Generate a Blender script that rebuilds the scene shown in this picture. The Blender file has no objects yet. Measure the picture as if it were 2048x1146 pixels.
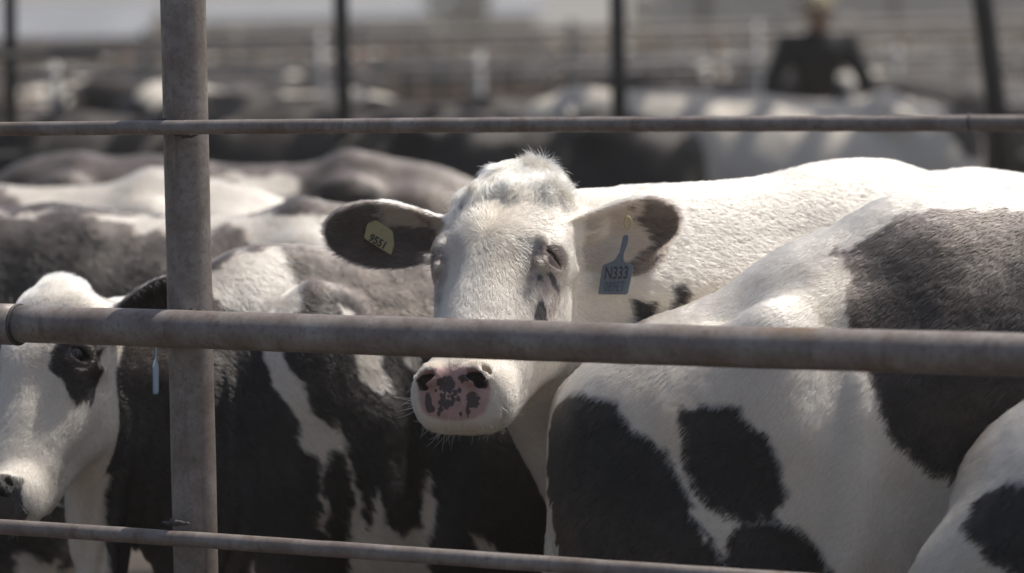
import bpy, math
import numpy as np
from mathutils import Matrix, Vector, Euler
from mathutils.bvhtree import BVHTree

S = bpy.context.scene
C = S.collection
R = math.radians
F32 = np.float32
rng = np.random.default_rng(7)

# ------------------------------------------------------------------ camera
CAM_Z = 1.72
HAZE = .0022
PITCH, ROLL = 5.25, -1.24
cd = bpy.data.cameras.new('camera'); cam = bpy.data.objects.new('camera', cd); C.objects.link(cam)
cd.lens = 100; cd.sensor_width = 36; cd.clip_start = 0.05; cd.clip_end = 5000
RC = Matrix.Rotation(R(90 - PITCH), 4, 'X') @ Matrix.Rotation(R(ROLL), 4, 'Z')
cam.matrix_world = Matrix.Translation((0, 0, CAM_Z)) @ RC
cd.dof.use_dof = True; cd.dof.focus_distance = 5.20; cd.dof.aperture_fstop = 2.1
S.camera = cam
FPX = 100 / 36 * 2048
RC3 = np.array(RC.to_3x3())
def at(x, y, Y):
    """world point at distance Y (along world y) seen at reference pixel x, y of the 2048 px wide photograph"""
    d = RC3 @ np.array([(x - 1024) / FPX, -(y - 573) / FPX, -1.0])
    return np.array([0, 0, CAM_Z]) + d * (Y / d[1])
def px(P):
    q = (np.asarray(P) - np.array([0, 0, CAM_Z])) @ RC3
    return 1024 + FPX * q[..., 0] / -q[..., 2], 573 - FPX * q[..., 1] / -q[..., 2]

# ------------------------------------------------------------------ world, sun
SUN_EL, SUN_AZ = 62.0, 57.0            # azimuth clockwise from +Y (away from camera) towards +X
w = bpy.data.worlds.new("World"); S.world = w; w.use_nodes = True
nt = w.node_tree; nt.nodes.clear()
sky = nt.nodes.new('ShaderNodeTexSky'); sky.sky_type = 'NISHITA'; sky.sun_disc = False
sky.sun_elevation = R(SUN_EL); sky.sun_rotation = R(SUN_AZ); sky.dust_density = 3.0; sky.air_density = 1.0
bg = nt.nodes.new('ShaderNodeBackground'); bg.inputs[1].default_value = 0.12
wo = nt.nodes.new('ShaderNodeOutputWorld')
nt.links.new(sky.outputs[0], bg.inputs[0]); nt.links.new(bg.outputs[0], wo.inputs[0])
sd = bpy.data.lights.new('sun', 'SUN'); sd.energy = 4.1; sd.angle = R(0.55); sd.color = (1.0, 0.955, 0.885)
sun = bpy.data.objects.new('sun', sd); C.objects.link(sun)
sv = Vector((math.sin(R(SUN_AZ)) * math.cos(R(SUN_EL)), math.cos(R(SUN_AZ)) * math.cos(R(SUN_EL)), math.sin(R(SUN_EL))))
sun.rotation_euler = sv.to_track_quat('Z', 'Y').to_euler(); sun.location = (0, 0, 30)
S.view_settings.view_transform = 'Standard'; S.view_settings.look = 'None'
S.view_settings.exposure = -0.07; S.view_settings.gamma = 1.0
S.render.engine = 'CYCLES'
S.cycles.use_denoising = True
S.cycles.max_bounces = 12; S.cycles.glossy_bounces = 8; S.cycles.transmission_bounces = 10; S.cycles.diffuse_bounces = 4
try: S.cycles_curves.shape = 'RIBBONS'
except Exception: pass

# ------------------------------------------------------------------ small helpers
def tag(o, label=None, cat=None, group=None, kind=None):
    if label: o['label'] = label
    if cat: o['category'] = cat
    if group: o['group'] = group
    if kind: o['kind'] = kind
    return o
def empty(name, loc=(0, 0, 0), rz=0.0):
    o = bpy.data.objects.new(name, None); C.objects.link(o); o.location = loc; o.rotation_euler = (0, 0, rz)
    o.empty_display_size = 0.2
    return o
def mesh_obj(name, V, Fq, mat, parent=None, smooth=True, attrs=None):
    me = bpy.data.meshes.new(name)
    if isinstance(V, np.ndarray) and isinstance(Fq, np.ndarray):
        n, k = Fq.shape
        me.vertices.add(len(V)); me.vertices.foreach_set('co', V.astype(F32).ravel())
        me.loops.add(n * k); me.loops.foreach_set('vertex_index', Fq.astype(np.int32).ravel())
        me.polygons.add(n); me.polygons.foreach_set('loop_start', np.arange(0, n * k, k, dtype=np.int32))
        me.update(calc_edges=True)
    else:
        me.from_pydata([tuple(v) for v in V], [], [tuple(f) for f in Fq])
    if smooth: me.polygons.foreach_set('use_smooth', np.ones(len(me.polygons), bool))
    for nm, a in (attrs or {}).items():
        if a.ndim == 2:
            at_ = me.color_attributes.new(nm, 'FLOAT_COLOR', 'POINT')
            at_.data.foreach_set('color', np.c_[a, np.ones(len(a))].astype(F32).ravel())
        else:
            at_ = me.attributes.new(nm, 'FLOAT', 'POINT'); at_.data.foreach_set('value', a.astype(F32))
    me.materials.append(mat)
    me.update()
    o = bpy.data.objects.new(name, me); C.objects.link(o)
    if parent is not None: o.parent = parent
    return o
class MB:
    """collects simple shapes and links them as ONE mesh"""
    def __init__(s): s.v = []; s.f = []
    def add(s, v, f):
        b = len(s.v); s.v += [tuple(p) for p in v]; s.f += [tuple(b + i for i in q) for q in f]
    def box(s, c, h, M=None, bev=0.0):
        c = np.array(c, float); h = np.array(h, float)
        v = []
        if bev <= 0:
            for sx in (-1, 1):
                for sy in (-1, 1):
                    for sz in (-1, 1): v.append(np.array([sx, sy, sz]) * h)
            f = [(0, 1, 3, 2), (4, 6, 7, 5), (0, 4, 5, 1), (2, 3, 7, 6), (0, 2, 6, 4), (1, 5, 7, 3)]
        else:
            xy = []
            for k in range(16):
                a = (k + .5) / 16 * 2 * math.pi; ca, sa = math.cos(a), math.sin(a)
                xy.append((math.copysign(h[0] - bev, ca) + bev * ca, math.copysign(h[1] - bev, sa) + bev * sa))
            v = [np.array([x, y, -h[2]]) for x, y in xy] + [np.array([x, y, h[2]]) for x, y in xy]
            f = [tuple(range(15, -1, -1)), tuple(range(16, 32))] + [(k, (k + 1) % 16, 16 + (k + 1) % 16, 16 + k) for k in range(16)]
        v = [c + (M @ p if M is not None else p) for p in v]
        s.add(v, f)
    def tube(s, pts, r, n=20, caps=True, wob=0.0, seed=0):
        pts = [np.array(p, float) for p in pts]; m = len(pts)
        rr = r if hasattr(r, '__len__') else [r] * m
        rs = np.random.default_rng(seed); v = []
        up = np.array([0, 0, 1.0])
        t0 = pts[1] - pts[0]
        if abs(t0[2]) > .9 * np.linalg.norm(t0): up = np.array([0, 1.0, 0])
        for i, p in enumerate(pts):
            t = pts[min(i + 1, m - 1)] - pts[max(i - 1, 0)]; t /= np.linalg.norm(t)
            a = np.cross(up, t); a /= np.linalg.norm(a); b = np.cross(t, a)
            for k in range(n):
                g = 2 * math.pi * k / n
                v.append(p + (a * math.cos(g) + b * math.sin(g)) * (rr[i] + (rs.random() - .5) * wob))
        f = []
        for i in range(m - 1):
            for k in range(n):
                k2 = (k + 1) % n; f.append((i * n + k, i * n + k2, (i + 1) * n + k2, (i + 1) * n + k))
        if caps: f += [tuple(range(n - 1, -1, -1)), tuple((m - 1) * n + k for k in range(n))]
        s.add(v, f)
    def build(s, name, mat, parent=None, smooth=False):
        o = mesh_obj(name, s.v, s.f, mat, parent, smooth=False)
        if smooth:
            for p in o.data.polygons: p.use_smooth = len(p.vertices) == 4
        return o

# ------------------------------------------------------------------ numpy noise
def _h(ix, iy, iz, s):
    h = (ix.astype(np.int64) * 374761393 + iy.astype(np.int64) * 668265263 + iz.astype(np.int64) * 2147483647 // 7 + s * 974711) & 0x7fffffff
    h = ((h ^ (h >> 13)) * 1274126177) & 0x7fffffff
    return ((h ^ (h >> 16)) & 0xffff).astype(F32) / 65535.0
def noise(P, scale, seed=0):
    q = P * scale; i = np.floor(q).astype(np.int64); f = (q - i).astype(F32); f = f * f * (3 - 2 * f)
    out = 0
    for a in (0, 1):
        wx = f[:, 0] if a else 1 - f[:, 0]
        for b in (0, 1):
            wy = f[:, 1] if b else 1 - f[:, 1]
            for c in (0, 1):
                wz = f[:, 2] if c else 1 - f[:, 2]
                out = out + wx * wy * wz * _h(i[:, 0] + a, i[:, 1] + b, i[:, 2] + c, seed)
    return out * 2 - 1
def fbm(P, scale, seed=0, o=3):
    return sum(noise(P, scale * 2 ** k, seed + 17 * k) * .5 ** k for k in range(o)) / (2 - .5 ** (o - 1))
def sstep(a, b, x):
    t = np.clip((x - a) / (b - a), 0, 1); return t * t * (3 - 2 * t)

# ------------------------------------------------------------------ signed distance modelling
def rot(rx=0, ry=0, rz=0):
    return np.array(Euler((R(rx), R(ry), R(rz)), 'XYZ').to_matrix())
class Frame:
    """a list of primitives living in a frame (R, o) of the parent frame"""
    def __init__(s, Rm=None, o=(0, 0, 0)):
        s.R = np.eye(3) if Rm is None else Rm; s.o = np.array(o, float); s.ops = []; s.s = 1.0
    def loc(s, P): return (((P - s.o) @ s.R) / s.s).astype(F32)
    def ell(s, c, r, k=.03, op='u', rt=None): s.ops.append(('e', np.array(c, F32), np.array(r, F32), k, op, rt)); return s
    def cone(s, a, b, ra, rb, k=.03, op='u', sq=None): s.ops.append(('c', np.array(a, F32), np.array(b, F32), ra, rb, k, op, sq)); return s
    def fn(s, f, k=.01, op='u'): s.ops.append(('f', f, k, op)); return s
    def sub(s, fr, k=.03): s.ops.append(('s', fr, k, 'u')); return s
    def __call__(s, P, d=None):
        q = s.loc(P)
        for o in s.ops:
            if o[0] == 'e':
                _, c, r, k, op, rt = o
                p = q - c
                if rt is not None: p = p @ rt.astype(F32)
                a = p / r; k0 = np.sqrt((a * a).sum(1)) + 1e-9; b = a / r; k1 = np.sqrt((b * b).sum(1)) + 1e-9
                e = k0 * (k0 - 1) / k1
                e = np.maximum(e, -float(min(r)))
            elif o[0] == 'c':
                _, a, b, ra, rb, k, op, sq = o
                ab = b - a; t = np.clip(((q - a) @ ab) / float(ab @ ab), 0, 1)
                p = q - a - t[:, None] * ab
                if sq is not None: p = p / np.array(sq, F32)
                e = np.sqrt((p * p).sum(1)) - (ra + (rb - ra) * t)
            elif o[0] == 'f':
                _, f, k, op = o; e = f(q, d)
                if op == 'r': d = e; continue
            else:
                _, fr, k, op = o; e = fr(q)
            if d is None: d = e; continue
            if op == 'u':
                h = np.clip(.5 + .5 * (e - d) / -k, 0, 1); d = d * (1 - h) + e * h - k * h * (1 - h)
            elif op == 'd':
                h = np.clip(.5 - .5 * (d + e) / k, 0, 1); d = d * (1 - h) - e * h + k * h * (1 - h)
            elif op == 'i':
                h = np.clip(.5 - .5 * (e - d) / k, 0, 1); d = e * (1 - h) + d * h + k * h * (1 - h)
        return d * s.s
def axis(lo, hi, h, fine=None):
    """grid coordinates lo..hi with step h, and a finer step inside fine = (a, b, hf)"""
    if fine is None: return np.linspace(lo, hi, int((hi - lo) / h) + 2)
    a, b, hf = fine; out = [lo]; x = lo
    while x < hi:
        dd = max(a - x, x - b, 0)
        x += min(h, hf + dd * .12); out.append(x)
    return np.array(out)
def surface(sdf, xs, ys, zs, B=8):
    n = [len(a) for a in (xs, ys, zs)]
    pad = lambda a: np.r_[a, a[-1] + (np.arange(1, (-len(a)) % B + 1)) * (a[-1] - a[-2])]
    xs, ys, zs = pad(xs), pad(ys), pad(zs)
    nx, ny, nz = len(xs), len(ys), len(zs); bx, by, bz = nx // B, ny // B, nz // B
    cen = [a.reshape(-1, B).mean(1) for a in (xs, ys, zs)]
    ext = [np.r_[a[B::B], a[-1]] - a[::B] for a in (xs, ys, zs)]
    G = np.stack(np.meshgrid(*cen, indexing='ij'), -1).reshape(-1, 3)
    E = np.stack(np.meshgrid(*ext, indexing='ij'), -1).reshape(-1, 3)
    d = np.concatenate([sdf(G[i:i + 400000]) for i in range(0, len(G), 400000)])
    keep = np.abs(d) < np.linalg.norm(E, axis=1) * .75 + .02
    vals = np.repeat(np.repeat(np.repeat(d.reshape(bx, by, bz), B, 0), B, 1), B, 2).astype(F32)
    idx = np.nonzero(keep)[0]; bi = np.stack(np.unravel_index(idx, (bx, by, bz)), 1)
    o = np.stack(np.meshgrid(*[np.arange(B)] * 3, indexing='ij'), -1).reshape(-1, 3)
    for i in range(0, len(bi), 800):
        I = (bi[i:i + 800, None, :] * B + o[None]).reshape(-1, 3)
        P = np.stack([xs[I[:, 0]], ys[I[:, 1]], zs[I[:, 2]]], 1)
        vals[I[:, 0], I[:, 1], I[:, 2]] = sdf(P)
    sg = vals < 0
    acc = np.zeros((nx - 1, ny - 1, nz - 1), np.int8)
    for a in (0, 1):
        for b in (0, 1):
            for c in (0, 1): acc += sg[a:nx - 1 + a, b:ny - 1 + b, c:nz - 1 + c]
    act = (acc > 0) & (acc < 8); I = np.stack(np.nonzero(act), 1)
    vid = np.full(act.shape, -1, np.int32); vid[act] = np.arange(len(I))
    cn = {}
    for a in (0, 1):
        for b in (0, 1):
            for c in (0, 1): cn[a, b, c] = vals[I[:, 0] + a, I[:, 1] + b, I[:, 2] + c]
    acc_p = np.zeros((len(I), 3)); cnt = np.zeros(len(I))
    ax = (xs, ys, zs)
    for k in range(3):
        for u in (0, 1):
            for v in (0, 1):
                c0 = [0, 0, 0]; o2 = [q for q in range(3) if q != k]; c0[o2[0]] = u; c0[o2[1]] = v
                c1 = list(c0); c1[k] = 1
                va, vb = cn[tuple(c0)], cn[tuple(c1)]
                m = (va < 0) != (vb < 0)
                t = np.where(m, va / np.where(m, va - vb, 1), 0)
                pos = np.zeros((len(I), 3)); pos[:, o2[0]] = u; pos[:, o2[1]] = v; pos[:, k] = t
                acc_p[m] += pos[m]; cnt[m] += 1
    fr = acc_p / cnt[:, None]
    V = np.stack([ax[k][I[:, k]] + fr[:, k] * (ax[k][I[:, k] + 1] - ax[k][I[:, k]]) for k in range(3)], 1)
    Q = []
    for k in range(3):
        o2 = [(k + 1) % 3, (k + 2) % 3]
        sl0 = [slice(None)] * 3; sl1 = [slice(None)] * 3
        sl0[k] = slice(0, -1); sl1[k] = slice(1, None)
        m = sg[tuple(sl0)] != sg[tuple(sl1)]
        J = np.stack(np.nonzero(m), 1)
        J = J[(J[:, o2[0]] > 0) & (J[:, o2[1]] > 0) & (J[:, o2[0]] < act.shape[o2[0]]) & (J[:, o2[1]] < act.shape[o2[1]])]
        def g(da, db):
            K = J.copy(); K[:, o2[0]] -= da; K[:, o2[1]] -= db
            return vid[K[:, 0], K[:, 1], K[:, 2]]
        q = np.stack([g(1, 1), g(0, 1), g(0, 0), g(1, 0)], 1)
        fl = ~sg[J[:, 0], J[:, 1], J[:, 2]]
        q[fl] = q[fl][:, ::-1]
        q = q[(q >= 0).all(1)]
        Q.append(q)
    return V, np.concatenate(Q)
def normals(V, Q):
    n = np.cross(V[Q[:, 2]] - V[Q[:, 0]], V[Q[:, 3]] - V[Q[:, 1]])
    N = np.zeros_like(V)
    for k in range(4): np.add.at(N, Q[:, k], n)
    return N / (np.linalg.norm(N, axis=1)[:, None] + 1e-12)

# ------------------------------------------------------------------ cattle: shapes
def ear_frame(root, e1, e3, L=.2, W=.064, cup=.04, droop=0.0):
    """root, directions in the head frame: e1 outward, e3 the way the hollow faces"""
    e1 = np.array(e1, float); e1 /= np.linalg.norm(e1)
    e3 = np.array(e3, float); e3 -= e1 * (e3 @ e1); e3 /= np.linalg.norm(e3)
    e2 = np.cross(e3, e1)
    Rm = np.stack([e1, e2, e3], 1)
    f = Frame(Rm, root)
    def g(q, d):
        x, y, z = q[:, 0], q[:, 1] + droop * (np.clip(q[:, 0], 0, L) / L) ** 2, q[:, 2]
        t = np.clip(x / L, 0, 1.0)
        w_ = np.where(t < .6, .034 + (W - .034) * sstep(.05, .6, t), W * np.sqrt(np.clip(1 - (np.clip((t - .6) / .4, 0, 1)) ** 2.2, 0, 1)))
        do = np.maximum(np.abs(y) - w_, np.maximum(x - L, -x - .03)) * .75
        yy = np.clip(y / (w_ + .01), -1.3, 1.3)
        zs = (cup * (1 - t) + .014) * yy * yy - .010 * np.sin(t * 3.1)
        th = .0042 + .006 * (1 - t) ** 2
        ds = (np.abs(z - zs) - th) * .7
        k = .006; h = np.clip(.5 - .5 * (do - ds) / k, 0, 1)
        return do * (1 - h) + ds * h + k * h * (1 - h)
    f.fn(g)
    f.dim = (L, W)
    return f
def head_frame(Rm, o, ears, lids=(1, 1), tuft=1.0, size=1.0, ez=0.0, ex=0.0):
    """x to the photograph's right, y away from the face, z up, origin on the poll, nose towards -z"""
    H = Frame(Rm, o); H.s = size; H.ez = ez; H.ex = ex
    H.ell((0, .095, -.095), (.108, .085, .120))
    H.ell((0, .064, -.110), (.118, .060, .125), k=.04)
    H.ell((0, .066, -.020), (.098, .055, .045), k=.04)
    H.cone((0, .070, -.17), (0, .060, -.41), .084, .056, k=.05)
    for s in (-1, 1):
        H.ell((s * .099, .074, -.140), (.028, .048, .038), k=.025)
        H.cone((s * .102, .110, -.135), (s * .082, .090, -.045), .016, .014, k=.025)
        H.cone((s * .088, .060, -.180), (s * .062, .072, -.300), .020, .012, k=.022)
        H.ell((s * .048, .074, -.464), (.026, .038, .028), k=.018)
        H.cone((s * .060, .125, -.22), (s * .044, .090, -.39), .045, .033, k=.05)
        H.ell((s * .068, .165, -.205), (.038, .080, .095), k=.05)
        H.cone((s * .056, .225, -.19), (s * .030, .135, -.42), .032, .028, k=.05)
        H.ell((s * .046, .055, -.440), (.040, .050, .046), k=.035)
    H.ell((0, .066, -.446), (.071, .058, .054), k=.03)
    H.ell((0, .108, -.438), (.052, .036, .038), k=.022)
    n = np.array([0, -.78, -.626], F32); p0 = np.array([0, .010, -.462], F32)
    H.fn(lambda q, d: (q - p0) @ n + 1.2 * q[:, 0] ** 2, k=.022, op='i')
    for s, op_ in zip((-1, 1), lids):
        H.ell((s * .122, .110, -.108), (.014, .030, .020), k=.02, op='d')
        H.ell((s * .078, -.010, -.215), (.028, .022, .055), k=.030, op='d')
        H.ell((s * (.099 + ex), .048, -.146 + ez), (.021, .028, .025), k=.012)
        H.cone((s * (.098 + ex), .020, -.126 + ez), (s * (.110 + ex), .072, -.122 + ez), .0085, .0080, k=.010)
        H.cone((s * (.098 + ex), .024, -.168 + ez), (s * (.107 + ex), .068, -.168 + ez), .0055, .0050, k=.010)
        H.ell((s * (.117 + ex), .042, -.148 + ez), (.020, .0225, .0125 * op_), k=.004, op='d', rt=rot(-10, 0, s * -25))
        H.ell((s * .044, .000, -.445), (.022, .014, .020), k=.022)
        H.ell((s * .044, .000, -.452), (.016, .026, .0095), k=.007, op='d', rt=rot(0, s * 20, 0))
        H.ell((s * .058, .004, -.436), (.010, .022, .0060), k=.007, op='d', rt=rot(0, s * 60, 0))
    H.ell((0, .100, -.494), (.090, .075, .0030), k=.008, op='d', rt=rot(-24, 0, 0))
    H.ell((0, -.004, -.470), (.0025, .012, .022), k=.008, op='d')
    if tuft: H.ell((0, .078, .022), (.084 * tuft, .055, .054 * tuft), k=.03)
    H.ears = []
    for e in ears:
        f = ear_frame(**e)
        H.cone(np.array(e['root']) * np.array([.75, 1, 1]), np.array(e['root']) + np.array(f.R[:, 0]) * .045, .036, .026, k=.03)
        H.sub(f, k=.014); H.ears.append(f)
    return H
def W2L(M, p): return np.array((M.inverted() @ Vector(p))[:])
def cow_frame(hook=(-.46, .21, 1.27), pin=(-.86, .10, 1.17), thigh=(-.66, .16, .88), thigh_r=(.23, .13, .34),
              back=(1.30, 1.31, 1.30), neck=None, low=False, extra=None, relief=1.0, backx=0.0):
    T = Frame()
    T.ell((-.08, 0, .90), (.78, .33, .36))
    T.ell((.18, 0, .90), (.55, .30, .41), k=.06)
    T.ell((-.12, 0, .78), (.50, .30, .30), k=.08)
    T.cone((hook[0] + .02 + backx, 0, back[0] - .10), (.10, 0, back[1] - .115), .10, .10, k=.10)
    T.cone((.10, 0, back[1] - .115), (.50, 0, back[2] - .10), .10, .095, k=.10)
    T.ell((.45, 0, back[2] - .06), (.16, .055, .085), k=.08)
    T.ell(((hook[0] + pin[0]) / 2, 0, (hook[2] + pin[2]) / 2 - .16), (.26, .23, .20), k=.10)
    T.cone((hook[0], 0, hook[2] - .02), (pin[0] + .02, 0, pin[2] - .02), .075, .055, k=.10)
    for s in (-1, 1):
        T.ell((hook[0], s * hook[1], hook[2] - .05), (.07, .055, .05), k=.13)
        T.ell((pin[0] + .02, s * pin[1], pin[2] - .04), (.05, .045, .05), k=.06)
        T.ell((thigh[0], s * thigh[1], thigh[2]), thigh_r, k=.05)
        T.ell((.47, s * .17, .97), (.15, .11, .32), k=.05, rt=rot(0, -12, 0))
        T.ell((.60, s * .13, .84), (.11, .10, .13), k=.06)
        if not low:
            T.cone((-.60, s * .20, .66), (-.84, s * .20, .47), .115, .055, k=.06)
            T.cone((-.84, s * .20, .47), (-.80, s * .20, .12), .048, .034, k=.03)
            T.cone((-.80, s * .20, .10), (-.76, s * .20, .04), .045, .055, k=.02)
            T.cone((.50, s * .17, .72), (.52, s * .17, .40), .085, .050, k=.05)
            T.cone((.52, s * .17, .40), (.51, s * .17, .12), .046, .032, k=.03)
            T.cone((.51, s * .17, .10), (.54, s * .17, .04), .043, .055, k=.02)
    T.ell((.62, 0, .84), (.18, .17, .25), k=.08)
    if not low: T.cone((pin[0] - .02, 0, pin[2] + .02), (pin[0] - .09, 0, .62), .030, .016, k=.03)
    if extra is not None: extra(T)
    if relief: T.fn(lambda q, d: d + np.where(np.abs(d) < .12, relief * (.011 * noise(q * np.array([1, 1, .7], F32), 4.5, 21) + .0045 * noise(q, 10, 22) + .0011 * noise(q * np.array([1.6, 1, .6], F32), 24, 23)), 0).astype(F32), op='r')
    if neck is not None: neck(T)
    return T
def add_head(M, Hw_R, Hw_o, ears, **kw):
    """head posed in the world, returned as a Frame in the cow's own frame"""
    Rl = np.array(M.to_3x3().normalized().transposed()) @ Hw_R
    s = M.to_scale()[0]
    H = head_frame(Rl, W2L(M, Hw_o), ears, **kw)
    return H
def hp(H, p): return H.R @ (np.array(p, float) * H.s) + H.o     # head point -> cow frame

# ------------------------------------------------------------------ materials
def mat(name, build):
    m = bpy.data.materials.new(name); m.use_nodes = True; t = m.node_tree; t.nodes.clear()
    out = t.nodes.new('ShaderNodeOutputMaterial'); build(t, out); return m
def N(t, kind, **kw):
    n = t.nodes.new(kind)
    for k, v in kw.items():
        if isinstance(k, str) and k.startswith('i_'): n.inputs[int(k[2:])].default_value = v
        else: setattr(n, k, v)
    return n
def principled(t, out, col=None, rough=.6, **kw):
    b = t.nodes.new('ShaderNodeBsdfPrincipled')
    if isinstance(col, tuple): b.inputs['Base Color'].default_value = (*col[:3], 1)
    elif col is not None: t.links.new(col, b.inputs['Base Color'])
    if isinstance(rough, (int, float)): b.inputs['Roughness'].default_value = rough
    else: t.links.new(rough, b.inputs['Roughness'])
    for k, v in kw.items(): b.inputs[k.replace('_', ' ')].default_value = v
    t.links.new(b.outputs[0], out.inputs[0]); return b
def ramp(t, fac, stops):
    r = t.nodes.new('ShaderNodeValToRGB'); e = r.color_ramp.elements
    while len(e) < len(stops): e.new(.5)
    for q, (p, c) in zip(e, stops): q.position = p; q.color = (*c, 1) if len(c) == 3 else c
    t.links.new(fac, r.inputs[0]); return r.outputs[0]
def noise_n(t, scale, detail=5, rough=.6, coord='Object', stretch=None):
    tc = t.nodes.new('ShaderNodeTexCoord'); n = t.nodes.new('ShaderNodeTexNoise')
    n.inputs['Scale'].default_value = scale; n.inputs['Detail'].default_value = detail; n.inputs['Roughness'].default_value = rough
    if stretch:
        mp = t.nodes.new('ShaderNodeMapping'); mp.inputs['Scale'].default_value = stretch
        t.links.new(tc.outputs[coord], mp.inputs[0]); t.links.new(mp.outputs[0], n.inputs['Vector'])
    else: t.links.new(tc.outputs[coord], n.inputs['Vector'])
    return n.outputs['Fac']
def mix(t, fac, a, b, mode='MIX'):
    m = t.nodes.new('ShaderNodeMix'); m.data_type = 'RGBA'; m.blend_type = mode
    for k, v in ((0, fac), (6, a), (7, b)):
        if isinstance(v, (int, float)): m.inputs[k].default_value = v
        elif isinstance(v, tuple): m.inputs[k].default_value = (*v[:3], 1)
        else: t.links.new(v, m.inputs[k])
    return m.outputs[2]
def bump(t, b, h, dist=.002, strength=1.0):
    n = t.nodes.new('ShaderNodeBump'); n.inputs['Strength'].default_value = strength; n.inputs['Distance'].default_value = dist
    t.links.new(h, n.inputs['Height']); t.links.new(n.outputs[0], b.inputs['Normal'])

def m_hide(t, out):
    a = N(t, 'ShaderNodeAttribute', attribute_name='Col'); g = N(t, 'ShaderNodeAttribute', attribute_name='Wet')
    col = mix(t, ramp(t, noise_n(t, 90, 6, .7), [(.3, (0, 0, 0)), (.75, (1, 1, 1))]), a.outputs['Color'], mix(t, .12, a.outputs['Color'], (.30, .25, .20)))
    sp = N(t, 'ShaderNodeAttribute', attribute_name='Spot')
    mm = N(t, 'ShaderNodeMath', operation='ADD'); t.links.new(sp.outputs['Fac'], mm.inputs[0]); t.links.new(noise_n(t, 210, 3, .6), mm.inputs[1])
    col = mix(t, ramp(t, mm.outputs[0], [(.90, (0, 0, 0)), (1.0, (.92, .92, .92))]), col, (.055, .050, .055))
    r = N(t, 'ShaderNodeMapRange'); t.links.new(g.outputs['Fac'], r.inputs[0]); r.inputs[3].default_value = .62; r.inputs[4].default_value = .22
    b = principled(t, out, col, r.outputs[0])
    b.inputs['Specular IOR Level'].default_value = .3
    bump(t, b, noise_n(t, 420, 4, .7), .0012, .7)
HIDE = mat('cow_hide', m_hide)
def m_fur(t, out):
    a = N(t, 'ShaderNodeAttribute', attribute_name='Col')
    h = N(t, 'ShaderNodeBsdfHairPrincipled'); h.parametrization = 'COLOR'
    t.links.new(a.outputs['Color'], h.inputs['Color'])
    h.inputs['Roughness'].default_value = .36; h.inputs['Radial Roughness'].default_value = .55
    t.links.new(h.outputs[0], out.inputs[0])
FUR = mat('cow_fur', m_fur)
EYE = mat('eye_ball', lambda t, o: principled(t, o, ramp(t, noise_n(t, 30, 2), [(.3, (.004, .004, .006)), (.7, (.012, .010, .010))]), .06, Coat_Weight=.6))
def m_pipe(t, out):
    n1 = noise_n(t, 14, 6, .65); n2 = noise_n(t, 90, 5, .7); n3 = noise_n(t, 380, 3, .6)
    c = ramp(t, n1, [(.30, (.155, .118, .098)), (.50, (.225, .192, .170)), (.70, (.31, .28, .255))])
    c = mix(t, ramp(t, n2, [(.50, (0, 0, 0)), (.72, (.7, .7, .7))]), c, (.125, .092, .074))
    c = mix(t, ramp(t, noise_n(t, 3.1, 4, .6), [(.60, (0, 0, 0)), (.70, (.8, .8, .8))]), c, (.19, .12, .06))
    c = mix(t, ramp(t, n3, [(.64, (0, 0, 0)), (.72, (.5, .5, .5))]), c, (.36, .34, .31))
    c = mix(t, ramp(t, noise_n(t, 1.0, 5, .6, stretch=(30, 30, 2.2)), [(.56, (0, 0, 0)), (.70, (.65, .65, .65))]), c, (.13, .082, .055))
    b = principled(t, out, c, ramp(t, n2, [(.3, (.42,) * 3), (.7, (.68,) * 3)]), Metallic=.15)
    bump(t, b, n2, .0007, .6)
PIPE = mat('weathered_pipe_steel', m_pipe)
WELD = mat('weld_bead', lambda t, o: principled(t, o, ramp(t, noise_n(t, 200), [(.3, (.03, .028, .027)), (.7, (.10, .085, .075))]), .6))

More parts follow.
